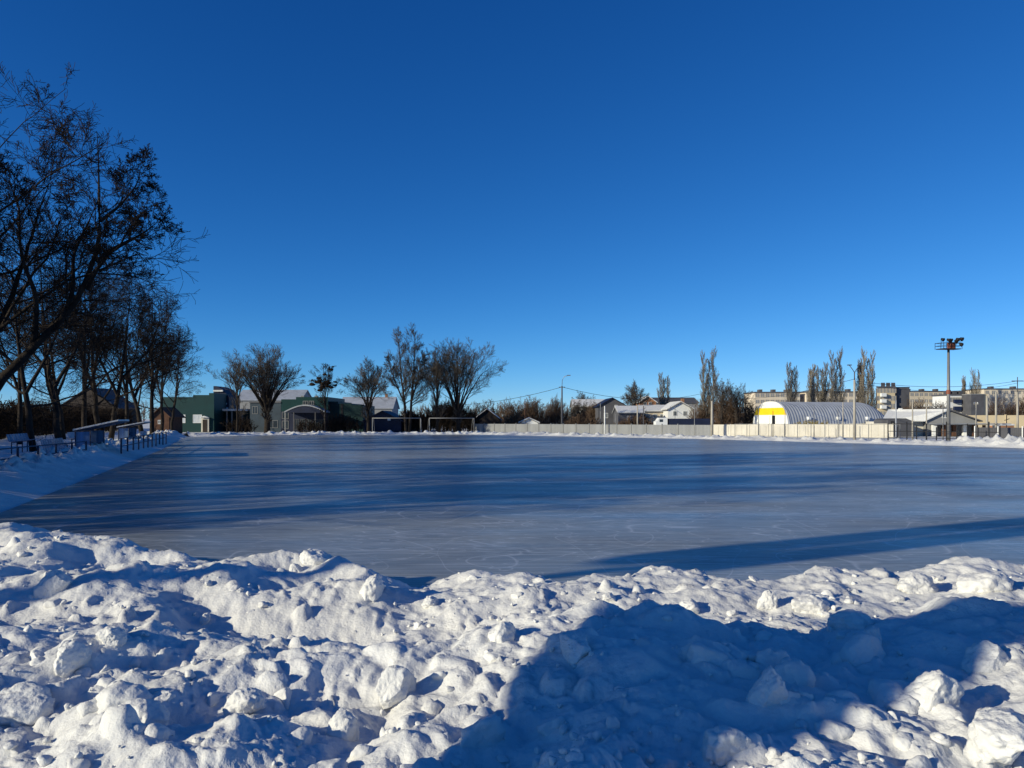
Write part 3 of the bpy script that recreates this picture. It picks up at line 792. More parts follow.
PG = 'columnar poplars on the skyline'
p1 = plant_tree('poplar_tree', 'tall twin-stemmed pale poplar with an open top', 'tree', (X(708, 150), 150, 0), poplar(31, Z(352, 150), [(-.9, Z(355, 150) * .97), (1.0, Z(352, 150) * .97), (.1, Z(362, 150) * .97)], .012), M['bark3'], M['twig3'], group=PG)
p2 = plant_tree('poplar_tree', 'small split poplar in front of the white house', 'tree', (X(664, 170), 170, 0), poplar(32, Z(374, 170), [(-.7, Z(376, 170) * .97), (.8, Z(378, 170) * .97), (0, Z(382, 170))]), M['bark3'], M['twig3'], group=PG)
for px, py, d, src, rz, lab in ((792, 364, 200, p2, .3, 'lone dense poplar nearest the beige block over the hangar'), (812, 366, 205, p2, 1.7, 'shorter poplar in the middle cluster over the hangar'),
                                (822, 364, 210, p2, 2.7, 'slim poplar squeezed inside the middle cluster'), (836, 352, 200, p1, .2, 'tallest dense poplar of the middle cluster over the hangar'),
                                (868, 352, 200, p1, 3.3, 'tall thick poplar beside the twin-armed lamp post'), (860, 360, 205, p2, 4.1, 'slimmer poplar touching the tall thick one by the lamp post'),
                                (964, 377, 320, p2, .9, 'thin far poplar above the white and blue flats'), (976, 371, 320, p1, 1.9, 'denser far poplar above the block with a dark side')):
    hs_ = Z(py, d) / (Z(352, 150) if src is p1 else Z(374, 170))
    replant(src, lab, (X(px, d), d, 0), rz, (hs_ * .95, hs_ * .95, hs_))

# dark hedge behind the left-hand trees
rng = np.random.RandomState(9)
hx, hy = [], []
hd = thing('hedge', 'long dark leafless hedge behind the seats and alders', 'hedge', (0, 0, 0))
d_ = np.arange(30, 175, 1.2)
pts = [(-30.5 - .3625 * (d - 18), d) for d in d_]
rows = [('bare_stems', .9, M['hedge'])]
T = []
for (x, y) in pts:
    for k in range(5):
        hh = rng.uniform(2.7, 3.9) + .35 * float(perlin(y * .15, 0, 1)); xx, yy = x + rng.uniform(-.9, .9), y + rng.uniform(-.6, .6)
        T.append(([(xx, yy, -.1), (xx + rng.uniform(-.3, .3), yy, hh * .5), (xx + rng.uniform(-.7, .7), yy + rng.uniform(-.7, .7), hh)], .05, .02, 6))
(tv, tq), (cv_, cq), _ = tree_arrays(77, T, [dict(m=9, ang=45, ratio=.42, up=.2, wig=.15, n=5, rf=.6, t0=.02, tip=.7, k=3), dict(m=8, ang=50, ratio=.6, up=.1, wig=.2, n=4, rf=.7, t0=.05, k=3)], 0, .026)
raw_mesh('stems', tv, [tq], M['hedge'], hd, False); raw_mesh('twigs', cv_, [cq], M['hedge'], hd, False)

# far wood that closes the view behind the houses: reads as one mass
rng = np.random.RandomState(14); T = []
for i in range(700):
    d = rng.uniform(420, 520); px = rng.uniform(-80, 1180); x = X(px, d)
    hh = rng.uniform(6, 10.5) + 3.0 * float(perlin(px * .02, 1.0, 3.0))
    T.append(([(x, d, -.2), (x + rng.uniform(-.6, .6), d, hh * .5), (x + rng.uniform(-1, 1), d, hh)], .16, .06, 6))
(tv, tq), (cv_, cq), _ = tree_arrays(78, T, [dict(m=8, ang=34, ratio=.45, up=.3, wig=.12, n=5, rf=.6, t0=.05, tip=.6, k=3), dict(m=7, ang=36, ratio=.5, up=.2, wig=.15, n=4, rf=.6, t0=.05, k=3)], 0, .06)
fo = raw_mesh('far_woods', np.concatenate([tv, cv_]), [np.concatenate([tq, cq + len(tv)])], M['shrub']); tag(fo, kind='stuff')

# ------------------------------------------------------------------ buildings


def window(parent, x, z, wd, h, y=0.0, frame='white', pane='glass', axis='y', name='window'):
    m = MB(); t = .08
    if axis == 'y':
        m.box(x - wd / 2, x - wd / 2 + t, y - .05, y, z, z + h).box(x + wd / 2 - t, x + wd / 2, y - .05, y, z, z + h).box(x - wd / 2 + t, x + wd / 2 - t, y - .05, y, z, z + t).box(x - wd / 2 + t, x + wd / 2 - t, y - .05, y, z + h - t, z + h).box(x - t / 2, x + t / 2, y - .045, y, z + t, z + h - t)
        f = m.build(name, M[frame], parent)
        MB().box(x - wd / 2 + t, x + wd / 2 - t, y - .02, y + .01, z + t, z + h - t).build('pane', M[pane], f)
    return f


def door(parent, x, z, wd, h, y=0.0, m='darkwood', frame='white'):
    f = MB().box(x - wd / 2, x + wd / 2, y - .06, y, z, z + h).build('door', M[m], parent)
    MB().box(x + wd * .33, x + wd * .40, y - .12, y - .06, z + h * .45, z + h * .52).build('handle', M['steel'], f)
    return f


def house(name, label, cat, px0, px1, d, py_eave, py_ridge, depth, mode, wallm, roofm, rot=0.0, wins=(), doors=(), chimney=None, snow=False, group=None, over=.35, wf='white', wp='glass'):
    wd = (px1 - px0) / F * d; ez, rz = Z(py_eave, d), Z(py_ridge, d)
    r = thing(name, label, cat, (X((px0 + px1) / 2, d), d, 0), rot, group)
    h2 = wd / 2
    if mode == 'front':
        MB().prism([(-h2, -.1), (h2, -.1), (h2, ez), (0, rz), (-h2, ez)], 0, depth, 'y').build('wall', M[wallm], r)
        sl = (rz - ez) / h2
        for s in (-1, 1):
            a, b = (0, rz + .02), (s * (h2 + over), ez - over * sl + .02)
            o = MB().prism([a, b, (b[0], b[1] + .16), (a[0], a[1] + .16)], -over, depth + over, 'y').build('roof', M[roofm], r)
            if snow: MB().prism([(a[0], a[1] + .165), (b[0] * .97, b[1] + .165 + .03 * (h2) * sl), (b[0] * .97, b[1] + .30 + .03 * h2 * sl), (a[0], a[1] + .30)], -over + .05, depth + over - .05, 'y').build('snow_cover', M['snow_far'], o)
    elif mode == 'side':
        hd_ = depth / 2
        MB().prism([(0, -.1), (depth, -.1), (depth, ez), (hd_, rz), (0, ez)], -h2, h2, 'x').build('wall', M[wallm], r)
        sl = (rz - ez) / hd_
        for s in (-1, 1):
            a, b = (hd_, rz + .02), (hd_ + s * (hd_ + over), ez - over * sl + .02)
            o = MB().prism([a, b, (b[0], b[1] + .16), (a[0], a[1] + .16)], -h2 - over, h2 + over, 'x').build('roof', M[roofm], r)
            if snow: MB().prism([(a[0], a[1] + .165), (b[0], b[1] + .165), (b[0], b[1] + .30), (a[0], a[1] + .30)], -h2 - over + .05, h2 + over - .05, 'x').build('snow_cover', M['snow_far'], o)
    else:
        MB().box(-h2, h2, 0, depth, -.1, ez).build('wall', M[wallm], r)
        MB().box(-h2 - .1, h2 + .1, -.1, depth + .1, ez, ez + .25).build('roof', M[roofm], r)
    for (px, pt, pb, ww) in wins:
        window(r, X(px, d) - X((px0 + px1) / 2, d), Z(pb, d), ww / F * d, (pb - pt) / F * d, -.003, wf, wp)
    for (px, pt, ww) in doors:
        door(r, X(px, d) - X((px0 + px1) / 2, d), 0.0, ww / F * d, Z(pt, d), -.003)
    if chimney:
        cx = X(chimney, d) - X((px0 + px1) / 2, d)
        MB().box(cx - .3, cx + .3, depth / 2 - .3, depth / 2 + .3, rz - 1.5, rz + .9).build('chimney', M['brick'], r)
    return r


# teal hall beyond the far left corner
D = 138.0
hl = thing('teal_hall', 'teal clad hall with stepped parapet and pale windows beyond the last alder', 'building', (X(190, D), D, 0))


def lx(px, c): return X(px, D) - X(c, D)


MB().prism([(lx(160, 190), -.1), (lx(214, 190), -.1), (lx(214, 190), Z(393, D)), (lx(209, 190), Z(393, D)), (lx(209, 190), Z(395, D)), (lx(193, 190), Z(395, D)), (lx(193, 190), Z(397, D)), (lx(160, 190), Z(397, D))], 0, 12, 'y').build('wall', M['teal'], hl)
window(hl, lx(181, 190), Z(423, D), 1.6, 1.5, -.003, 'white', 'glass_pale'); window(hl, lx(197.5, 190), Z(423, D), 1.6, 1.5, -.003, 'white', 'glass_pale')
dd = MB().box(lx(202, 190), lx(209.5, 190), -.35, -.003, 0, Z(417.5, D)).build('entrance', M['concrete'], hl)
MB().box(lx(203.5, 190), lx(208, 190), -.40, -.352, 0, Z(419.5, D)).build('door', M['darkwood'], dd)
MB().prism([(lx(201, 190), Z(417.5, D)), (lx(210.5, 190), Z(417.5, D)), (lx(205.7, 190), Z(415.8, D))], -.8, -.0035, 'y').build('porch_roof', M['snow_far'], dd)
st = thing('stepped_roof_building', 'low wing with a tall striped white roof next to the teal hall', 'building', (X(221, 144), 144, 0))
D = 144.0
MB().box(lx(209, 221), lx(250, 221), 0, 9, -.1, Z(410, D)).build('wall', M['teal_dark'], st)
MB().prism([(lx(213, 221), Z(386, D)), (lx(215.5, 221), Z(386, D)), (lx(222, 221), Z(389, D)), (lx(228.5, 221), Z(397, D)), (lx(228.5, 221), Z(410, D)), (lx(213, 221), Z(410, D))], .2, 6, 'y').build('roof', M['navy'], st)
for k in range(5):
    z = Z(390 + 4.3 * k, D)
    MB().box(lx(213.4, 221), lx(223 + 1.2 * k, 221), -.15, .19, z - .3, z).build('snow_ledge', M['snow_far'], st)
for k, px in enumerate((230, 235, 245)):
    MB().tube([(lx(px, 221), -1.6, 0), (lx(px, 221), -1.6, Z(411, D))], .14, 8).build('column', M['grey'], st)
MB().box(lx(226, 221), lx(251, 221), -2.0, -.002, Z(411, D), Z(409, D)).build('canopy', M['snow_far'], st)
D = 140.0
bl = thing('grey_blue_building', 'flat grey blue building behind the wide round tree', 'building', (X(266, D), D, 0))
MB().box(lx(250, 266), lx(281, 266), 0, 10, -.1, Z(403, D)).build('wall', M['greyblue'], bl)
MB().box(lx(249.6, 266), lx(280.9, 266), -.15, 10.1, Z(403, D), Z(402, D)).build('roof', M['darkgrey'], bl)
window(bl, lx(255, 266), Z(414, D), 1.0, 1.4, -.003, 'grey'); window(bl, lx(273, 266), Z(428, D), 1.8, 1.4, -.003, 'grey')
tb = thing('teal_hall', 'teal hall with an arched porch behind the clumped tree', 'building', (X(310, D), D, 0))
c = 310
MB().prism([(lx(281.2, c), -.1), (lx(328, c), -.1), (lx(328, c), Z(397, D)), (lx(296, c), Z(397, D)), (lx(296, c), Z(399.3, D)), (lx(281.2, c), Z(399.3, D))], 0, 14, 'y').build('wall', M['teal'], tb)
MB().box(lx(281.2, c), lx(328, c), -.10, -.003, 0, Z(411.5, D)).build('shopfront', M['navy'], tb)
for px, ww in ((285.5, 1.2),): window(tb, lx(px, c), Z(419, D), ww, 1.3, -.105, 'grey'); window(tb, lx(px, c), Z(429, D), ww, 1.5, -.105, 'grey')
for px in (305.5, 311.5): window(tb, lx(px, c), Z(405, D), .95, .75, -.003, 'grey')
for px in (297, 303, 309, 316, 322): window(tb, lx(px, c), Z(430, D), .9, 2.0, -.105, 'darkgrey')
arc = [(px, 411.5 - 6.5 * math.sin(PI * (px - 290) / 40)) for px in np.linspace(290, 330, 17)]
MB().prism([(lx(p, c), Z(y, D)) for p, y in arc] + [(lx(p, c), Z(y + 1.2, D)) for p, y in arc[::-1]], -3.5, -.11, 'y').build('porch_roof', M['sheet'], tb)
arc2 = [(px, 412.9 - 6.5 * math.sin(PI * (px - 291) / 38)) for px in np.linspace(291, 329, 17)]
MB().prism([(lx(p, c), Z(y, D)) for p, y in arc2], -3.4, -3.2, 'y').build('porch_gable', M['navy'], tb)
for px in (290.6, 299, 320, 329): MB().box(lx(px, c) - .09, lx(px, c) + .09, -3.45, -3.27, 0, Z(412.5, D)).build('column', M['grey' if px < 291 else 'darkgrey'], tb)
for px in (298, 312): MB().box(lx(px, c) - .3, lx(px, c) + .3, 3, 3.6, Z(397, D), Z(395.2, D)).build('vent', M['grey'], tb)
dk = thing('dark_teal_wing', 'dark windowless teal wing between the porch hall and the navy house', 'building', (X(345, 141), 141, 0)); D = 141.0
MB().prism([(lx(328.3, 345), -.1), (lx(363, 345), -.1), (lx(363, 345), Z(405, D)), (lx(352, 345), Z(405, D)), (lx(352, 345), Z(403.5, D)), (lx(338, 345), Z(403.5, D)), (lx(338, 345), Z(401.5, D)), (lx(328.3, 345), Z(401.5, D))], 0, 12, 'y').build('wall', M['teal_dark'], dk)
MB().box(lx(341, 345), lx(343, 345), -.06, -.003, 0, Z(404, D)).build('downpipe', M['black'], dk)
house('navy_house', 'dark navy house with a shallow gable right behind the first goal', 'house', 364, 401, 137, 421, 411.5, 9, 'front', 'navy', 'navy', wins=((389, 418, 420.5, 3),), wf='white', wp='glass_pale')
house('snowy_house', 'little pale house with white gable between the navy house and tall tree', 'house', 399, 412, 142, 420, 413.5, 8, 'front', 'grey', 'grey', wins=((403, 425, 429, 4),), snow=True)
house('pale_house', 'long pale snow-roofed house glimpsed over the grey blue wall', 'house', 236, 300, 190, 400, 389.5, 12, 'side', 'grey', 'sheet')
house('pale_house', 'pale house with two chimneys glimpsed through the low forked tree', 'house', 340, 392, 180, 408, 397, 10, 'side', 'grey', 'sheet', chimney=383)
# behind the hedge
house('grey_house', 'house with a wide dim gable above the hedge behind the alders', 'house', 58, 118, 175, 408, 388, 10, 'front', 'darkwood', 'darkgrey', snow=False)
house('brown_hut', 'small brown brick hut near the last alders', 'hut', 152, 169, 122, 416, 408, 5, 'front', 'brownbrick', 'brownbrick', wins=((160, 420, 424, 4),))
# behind the long fence
house('dark_shed', 'dark gabled shed with one snowy roof slope beside the second goal', 'shed', 474, 500, 145, 420, 410, 9, 'front', 'darkwood', 'darkwood', snow=True)
house('navy_gabled_house', 'tall house with a navy gable rising over the fence', 'house', 598, 627, 165, 406.5, 398.3, 12, 'front', 'darkgrey', 'navy', wins=((616, 405, 409, 3), (606, 413, 418, 4), (620, 413, 418, 4)))
house('snowy_house', 'house with a long snowy roof attached behind the navy gable', 'house', 574, 606, 178, 407, 400, 10, 'side', 'grey', 'grey', snow=True, wins=((582, 410, 415, 4), (596, 410, 415, 4)))
house('snowy_house', 'low cottage with a snowy roof between navy house and brick house', 'house', 619, 643, 152, 413, 407, 8, 'side', 'darkgrey', 'grey', snow=True, wins=((629, 416, 421, 4),))
house('brick_house', 'orange brick house with white gable end behind the nest tree', 'house', 640, 656, 185, 402, 396.5, 9, 'front', 'brick', 'white', wins=((645, 402, 405, 3), (650, 402, 405, 3)))
house('long_house', 'long low house with white walls and snowy roof below the brick house', 'house', 642, 668, 160, 411.5, 406, 8, 'side', 'cream', 'grey', snow=True, wins=((648, 414, 418, 4), (655, 414, 418, 4), (662, 414, 418, 4)))
house('dark_roofed_building', 'long building with a dark roof above the white house', 'building', 652, 698, 215, 403, 397.5, 12, 'side', 'grey', 'darkgrey', wins=((670, 404, 408, 3), (680, 404, 408, 3)))
house('white_house', 'white gabled house behind the parked lorry', 'house', 668, 693, 155, 409.5, 402.5, 10, 'front', 'white', 'grey', snow=True, wins=((675, 411, 416, 4), (685, 411, 416, 4)), chimney=688)
house('snowy_hut', 'low snow-covered hut behind the fence near the wooden pole', 'hut', 520, 538, 138, 423, 419.0, 5, 'front', 'white', 'grey', snow=True)

def flats(label, px0, px1, d, py_top, depth, m, nx, storeys, rot=0.0, end=None, name='apartment_block', pane='grey', wpx=None, endd=None):
    wd = (px1 - px0) / F * d; h = Z(py_top, d)
    r = thing(name, label, 'building', (X((px0 + px1) / 2, d), d, 0), rot)
    MB().box(-wd / 2, wd / 2, 0, depth, -.1, h).build('wall', M[m], r)
    MB().box(-wd / 2 - .2, wd / 2 + .2, -.2, depth + .2, h, h + .5).build('roof', M['darkgrey'], r)
    for k in range(3): x = (-.3 + .3 * k) * wd; MB().box(x, x + 1.2, depth * .4, depth * .6, h + .5, h + 1.6).build('vent', M['darkgrey'], r)
    if end: MB().box(wd / 2, wd / 2 + .15, .0, depth, -.05, h - .01).build('end_wall', M[end], r)
    sh_ = h / storeys; src = None
    for j in range(storeys):
        for i in range(nx):
            x = -wd / 2 + wd * (i + .5) / nx; z = sh_ * (j + .35)
            if Z(428, d) > z + 1.2 and d > 200 and j == 0 and storeys > 3: continue
            if src is None:
                src = window(r, 0, 0, 1.7, 1.5, 0, 'cream', pane); o = src
            else: o = copy_tree(src, r)
            o.location = (x, -.003, z)
    return r


flats('beige five-storey block behind the arched hangar front', 755, 800, 300, 393, 14, 'beige', 9, 5)
flats('beige block glimpsed between the poplars over the hangar', 806, 866, 300, 392.5, 14, 'beige', 10, 5)
b1 = flats('yellowish block with balconies and a dark windowless end wall', 878, 895, 230, 388, 0.5, 'sandwall', 5, 5)
# its end wall, its shade put into the dark grey: an angled second body
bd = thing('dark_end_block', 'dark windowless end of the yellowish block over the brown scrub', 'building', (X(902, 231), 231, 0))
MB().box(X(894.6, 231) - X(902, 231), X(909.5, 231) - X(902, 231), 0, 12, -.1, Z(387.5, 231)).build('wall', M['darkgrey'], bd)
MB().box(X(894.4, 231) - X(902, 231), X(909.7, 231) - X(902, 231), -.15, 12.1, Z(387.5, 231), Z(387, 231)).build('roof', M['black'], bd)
for j in range(3):
    z = Z(395 + 6 * j, 230)
    MB().box(X(880, 230) - X(886.5, 230), X(885, 230) - X(886.5, 230), -1.0, -.06, z - .5, z + .5).build('balcony', M['white'], b1)
flats('long far beige block behind the floodlight mast', 905, 952, 340, 392, 14, 'cream', 10, 5)
wb = flats('white flats with blue balconies beside the floodlight mast', 950, 971, 240, 395.5, 10, 'white', 4, 3)
for j in range(2):
    z = Z(403 + 7 * j, 240); MB().box(X(953, 240) - X(960.5, 240), X(960, 240) - X(960.5, 240), -1.0, -.06, z, z + 1.1).build('balcony', M['blue'], wb)
ds = thing('dark_sided_block', 'block with a blank dark blue-grey wall below the far poplars', 'building', (X(978, 235), 235, 0))
MB().box(X(971.2, 235) - X(978, 235), X(984.5, 235) - X(978, 235), 0, 10, -.1, Z(394.5, 235)).build('wall', M['darkgrey'], ds)
MB().box(X(984.5, 235) - X(978, 235), X(988, 235) - X(978, 235), .3, 9, -.1, Z(394, 235)).build('stair_tower', M['sandwall'], ds)
MB().box(X(971, 235) - X(978, 235), X(984.4, 235) - X(978, 235), -.1, 10.1, Z(394.5, 235), Z(393.8, 235)).build('roof', M['grey'], ds)
flats('long far beige block reaching out of the frame over the sand wall', 984, 1060, 330, 389.5, 14, 'beige', 12, 5)
# arched hangar
hg = thing('arched_hangar', 'grey arched hangar with a white and yellow front wall', 'hangar', (X(788, 134), 134, 0), math.radians(14))
hgt = Z(401.3, 134); HW = 5.6; HL = 21.5
prof = [(HW * math.copysign(abs(math.cos(a)) ** .8, math.cos(a)), hgt * math.sin(a) ** .85) for a in np.linspace(0, PI, 33)]   # (y, z)
vs, fs = [], []
nr = 150
for i in range(nr):
    x = .4 + (HL - .4) * i / (nr - 1); b = .05 * (1 if (i // 2) % 2 else 0)
    e = max(0.0, (x - HL + 4) / 4); sc_ = math.sqrt(max(.05, 1 - .75 * e * e))
    vs += [(x, HW + p[0] * (1 + .0) * (1 + b / HW), p[1] * sc_ * (1 + b / 6) + .0) for p in prof]
k = len(prof)
fs = [(i * k + j, i * k + j + 1, (i + 1) * k + j + 1, (i + 1) * k + j) for i in range(nr - 1) for j in range(k - 1)]
fs.append(tuple(range((nr - 1) * k, nr * k)))
MB().add(vs, fs).build('arched_roof', M['sheet'], hg)
fp = [(HW + p[0] * 1.02, p[1] * 1.02) for p in prof]
MB().prism([(fp[0][0], -.1)] + fp + [(fp[-1][0], -.1)], 0, .395, 'x').build('front_wall', M['white'], hg)
za, zb = Z(414.8, 134), Z(407.5, 134)
inner = [p for p in fp if za <= p[1] <= zb]


def half_at(z):
    s = (z / (hgt * 1.02)) ** (1 / .85); a = math.asin(min(1, s)); return HW * 1.02 * math.cos(a) ** .8


zz = np.linspace(za, zb, 8)
MB().prism([(HW + half_at(z), z) for z in zz] + [(HW - half_at(z), z) for z in zz[::-1]], -.03, -.003, 'x').build('yellow_band', M['yellow'], hg)
gt = MB().box(-.06, -.003, HW - 1.8, HW + 1.8, 0, 2.9).build('gate', M['white'], hg)
MB().box(-.075, -.061, HW - .04, HW + .04, 0, 2.9).build('gate_seam', M['grey'], gt)
for t in (4, 10, 16): MB().box(t, t + .5, -.15, .5, 2.2, 2.7).build('vent_hatch', M['white'], hg)

# low grey gabled building with snowy roof at the right
gb = thing('low_building', 'low grey gabled building with a pale snowy roof behind the dark railing', 'building', (X(952, 104), 104, 0), math.radians(-6)); D = 104.0
hw = (976 - 928) / 2 / F * D; ez, rz = Z(421, D), Z(410.5, D)
MB().prism([(-hw, -.1), (hw, -.1), (hw, ez), (-.6, rz), (-hw, ez)], 0, 2.0, 'y').build('gable_wall', M['grey'], gb)
MB().box(-hw - 5.2, -hw, 1.2, 8, -.1, ez - .1).build('wall', M['concrete'], gb)
rf = MB().add([(-.6, -.4, rz + .05), (-hw - .4, -.4, ez - .05), (-hw - 5.6, .6, ez - .05), (-5.2 - 1.5, 4.2, rz + .02),
               (-.6, -.4, rz + .22), (-hw - .4, -.4, ez + .12), (-hw - 5.6, .6, ez + .12), (-5.2 - 1.5, 4.2, rz + .2)], [(0, 1, 2, 3), (7, 6, 5, 4), (0, 4, 5, 1), (1, 5, 6, 2), (2, 6, 7, 3), (3, 7, 4, 0)]).build('roof', M['snow_far'], gb)
MB().prism([(-.6, rz + .05), (hw + .5, ez - .1), (hw + .5, ez + .06), (-.6, rz + .22)], -.4, 2.2, 'y').build('roof', M['darkgrey'], gb)
window(gb, -.9, Z(418, D), .8, .9, -.003)
MB().box(-hw - 2.4, -hw - 2.0, 3.0, 3.4, rz - .6, rz + .35).build('chimney', M['white'], gb)
MB().box(-hw + .2, hw + 3.0, -2.6, -.1, Z(424.5, D), Z(423.3, D)).build('canopy', M['sheet'], gb)
for k in range(7):
    x = -hw + .4 + k * 1.3; MB().box(x, x + .55, -.9, -.4, 0, Z(425, D)).build('pillar', M['white' if k % 3 == 0 else 'brownbrick'], gb)
sh2 = thing('dark_lean_to', 'dark rounded lean-to between hangar and low gabled building', 'shed', (X(899, 102), 102, 0)); D = 102.0
MB().prism([(lx(888, 899), -.1), (lx(914, 899), -.1), (lx(914, 899), Z(421.5, D)), (lx(906, 899), Z(418.3, D)), (lx(892, 899), Z(418.5, D)), (lx(888, 899), Z(420, D))], 0, 4, 'y').build('wall', M['darkgrey'], sh2)
MB().box(lx(891, 899), lx(894, 899), -.05, -.003, 0, 2.0).build('door', M['black'], sh2)

# sand wall
sw = thing('sand_wall', 'long sand coloured wall under the scrub near the frame edge', 'wall', (X(1000, 125), 125, 0), math.radians(-8))
for k in range(4): MB().box(-5 + 6 * k, .98 + 6 * k, 0, .35, -.1, Z(415.2, 125)).build('panel', M['sandwall'], sw)
for k in range(5): MB().box(-5.18 + 6 * k, -5.02 + 6 * k, -.05, .4, -.1, Z(414.6, 125)).build('post', M['sandwall'], sw)
sm = thing('snowy_heap', 'flat-roofed shed with a thick white snow cap before the sand wall', 'shed', (X(1005, 112), 112, 0)); D = 112.0
MB().box(lx(997, 1005), lx(1014, 1005), 0, 2, -.1, Z(425.6, D)).build('wall', M['brick'], sm)
MB().box(lx(996.5, 1005), lx(1014.5, 1005), -.1, 2.1, Z(425.6, D), Z(424.0, D)).build('snow_cap', M['snow_far'], sm, bevel=.12)

# ------------------------------------------------------------------ fences, rails


def panel_fence(name, label, p, q_, h0, h1, sect, m, pm, ribs=True, post_h=.15):
    p, q_ = Vector((*p, 0)), Vector((*q_, 0)); L = (q_ - p).length; a = math.atan2(q_.y - p.y, q_.x - p.x); n = int(round(L / sect)); s = L / n
    r = thing(name, label, 'fence', p, a)
    for i in range(n):
        x0, x1 = i * s + .05, (i + 1) * s - .05; ha = h0 + (h1 - h0) * (i + .5) / n
        m_ = MB()
        if ribs:
            k = 24; prof = [(x0 + (x1 - x0) * j / k, .035 * (1 if (j // 1) % 2 else -1)) for j in range(k + 1)]
            m_.prism(prof + [(x, y + .03) for x, y in prof[::-1]], .02, ha, 'z')
        else:
            m_.box(x0, x1, -.05, .05, .0, ha)
            for j in range(3): m_.box(x0 + .15 + j * (x1 - x0 - .3) / 3, x0 + .08 + (j + 1) * (x1 - x0 - .3) / 3, -.08, -.051, .25, ha - .2)
        m_.build('panel', M[m], r)
    for i in range(n + 1):
        ha = h0 + (h1 - h0) * i / n
        MB().box(i * s - .045, i * s + .045, -.09, .09, 0, ha + post_h).build('post', M[pm], r)
    return r


def P2(px, d): return (X(px, d), d)


panel_fence('sheet_fence', 'long grey sheet fence beyond the rink from the second goal on', P2(474, 137), P2(712, 103), 1.45, 1.5, 2.6, 'fence', 'steel')
panel_fence('concrete_fence', 'whitish concrete fence in front of the arched hangar', P2(712.5, 103), P2(893, 92), 1.55, 1.75, 2.4, 'concrete', 'concrete', False, .05)
panel_fence('sheet_fence', 'dark grey fence below the sand wall near the frame edge', P2(975, 88), P2(1075, 80), 1.35, 1.35, 2.4, 'darkgrey', 'white', True)


def rail_fence(name, label, p, q_, h, sp, m, rails=(.95, .5), r=.035, tall=None, cat='railing'):
    p, q_ = Vector(p), Vector(q_); L = (q_ - p).length; a = math.atan2(q_.y - p.y, q_.x - p.x); n = max(1, int(round(L / sp))); s = L / n
    ro = thing(name, label, cat, p, a)
    dz = (q_.z - p.z)
    for i in range(n + 1):
        z0 = dz * i / n; hh = h * (tall(i) if tall else 1)
        MB().tube([(i * s, 0, z0 - .15), (i * s, 0, z0 + hh)], r, 6).build('post', M[m], ro)
    for f in rails:
        MB().tube([(0, -.0, h * f), (L, -.0, dz + h * f)], r * .6, 6).build('rail', M[m], ro)
    return ro


rail_fence('yard_railing', 'thin posted railing along the snow rim before the whitish fence', (*P2(735, 96), 0), (*P2(900, 82), 0), 1.75, 1.6, 'steel', (.97, .15), .035)
rail_fence('yard_railing', 'close dark post railing beside the floodlight mast', (*P2(888, 81), 0), (*P2(1000, 74), 0), 1.85, .9, 'black', (.97, .55, .2), .06, lambda i: (1.0, .8, 1.1, .9)[i % 4])
rail_fence('seat_railing', 'dark metal railing between the seats and the snowy bank', (-19.9, 29.6, .15), (-22.4, 40.5, .15), 1.0, 2.1, 'blue', (.97, .55, .25), .05)
rail_fence('seat_railing', 'dark metal railing running on past the shelters', (-23.6, 46.5, .15), (-31.0, 69, .15), 1.0, 2.4, 'blue', (.97, .5), .05)


# ------------------------------------------------------------------ seats and shelters
def seat_row(label, p, ang, n, pitch, z):
    r = thing('seat_row', label, 'seats', (p[0], p[1], z), ang, 'rows of plastic seats behind the railing')
    L = n * pitch
    for k in range(n):
        x = (k + .5) * pitch; w_ = pitch * .37
        m = MB()
        pr = [(-.22, .44), (.16, .40), (.22, .50), (.30, .82), (.27, .83), (.18, .53), (.13, .45), (-.22, .48)]   # (y,z)
        m.prism(pr, x - w_, x + w_, 'x')
        m.build('seat', M['seat'], r, bevel=.012)
    fr = MB().tube([(0, .02, .38), (L, .02, .38)], .03, 6)
    for k in range(0, n + 1, 2): fr.tube([(k * pitch, .02, -.25), (k * pitch, .02, .38)], .03, 6)
    fr.build('frame', M['blue'], r)
    return r


ang = math.atan2(80, -29)         # along the bank, away from the viewer; local -y faces ... turned to the ice
# local x runs along the bank; the seats look towards the ice (right of the walking direction)
seat_row('highest row of pale seats, cut by the slim alder trunk', (-27.6, 42.5), ang, 8, .58, .62)
seat_row('short upper row of pale seats past the slim alder', (-28.0, 49.0), ang, 6, .58, .62)
seat_row('middle row of pale seats behind the railing', (-25.3, 41.8), ang, 10, .58, .33)
seat_row('lowest row of pale seats right behind the railing', (-22.6, 37.6), ang, 9, .58, .05)
seat_row('dim row of seats between the two shelters', (-30.2, 56.0), ang, 9, .58, .3)
seat_row('dim row of seats past the farther shelter', (-34.5, 72.0), ang, 9, .58, .3)


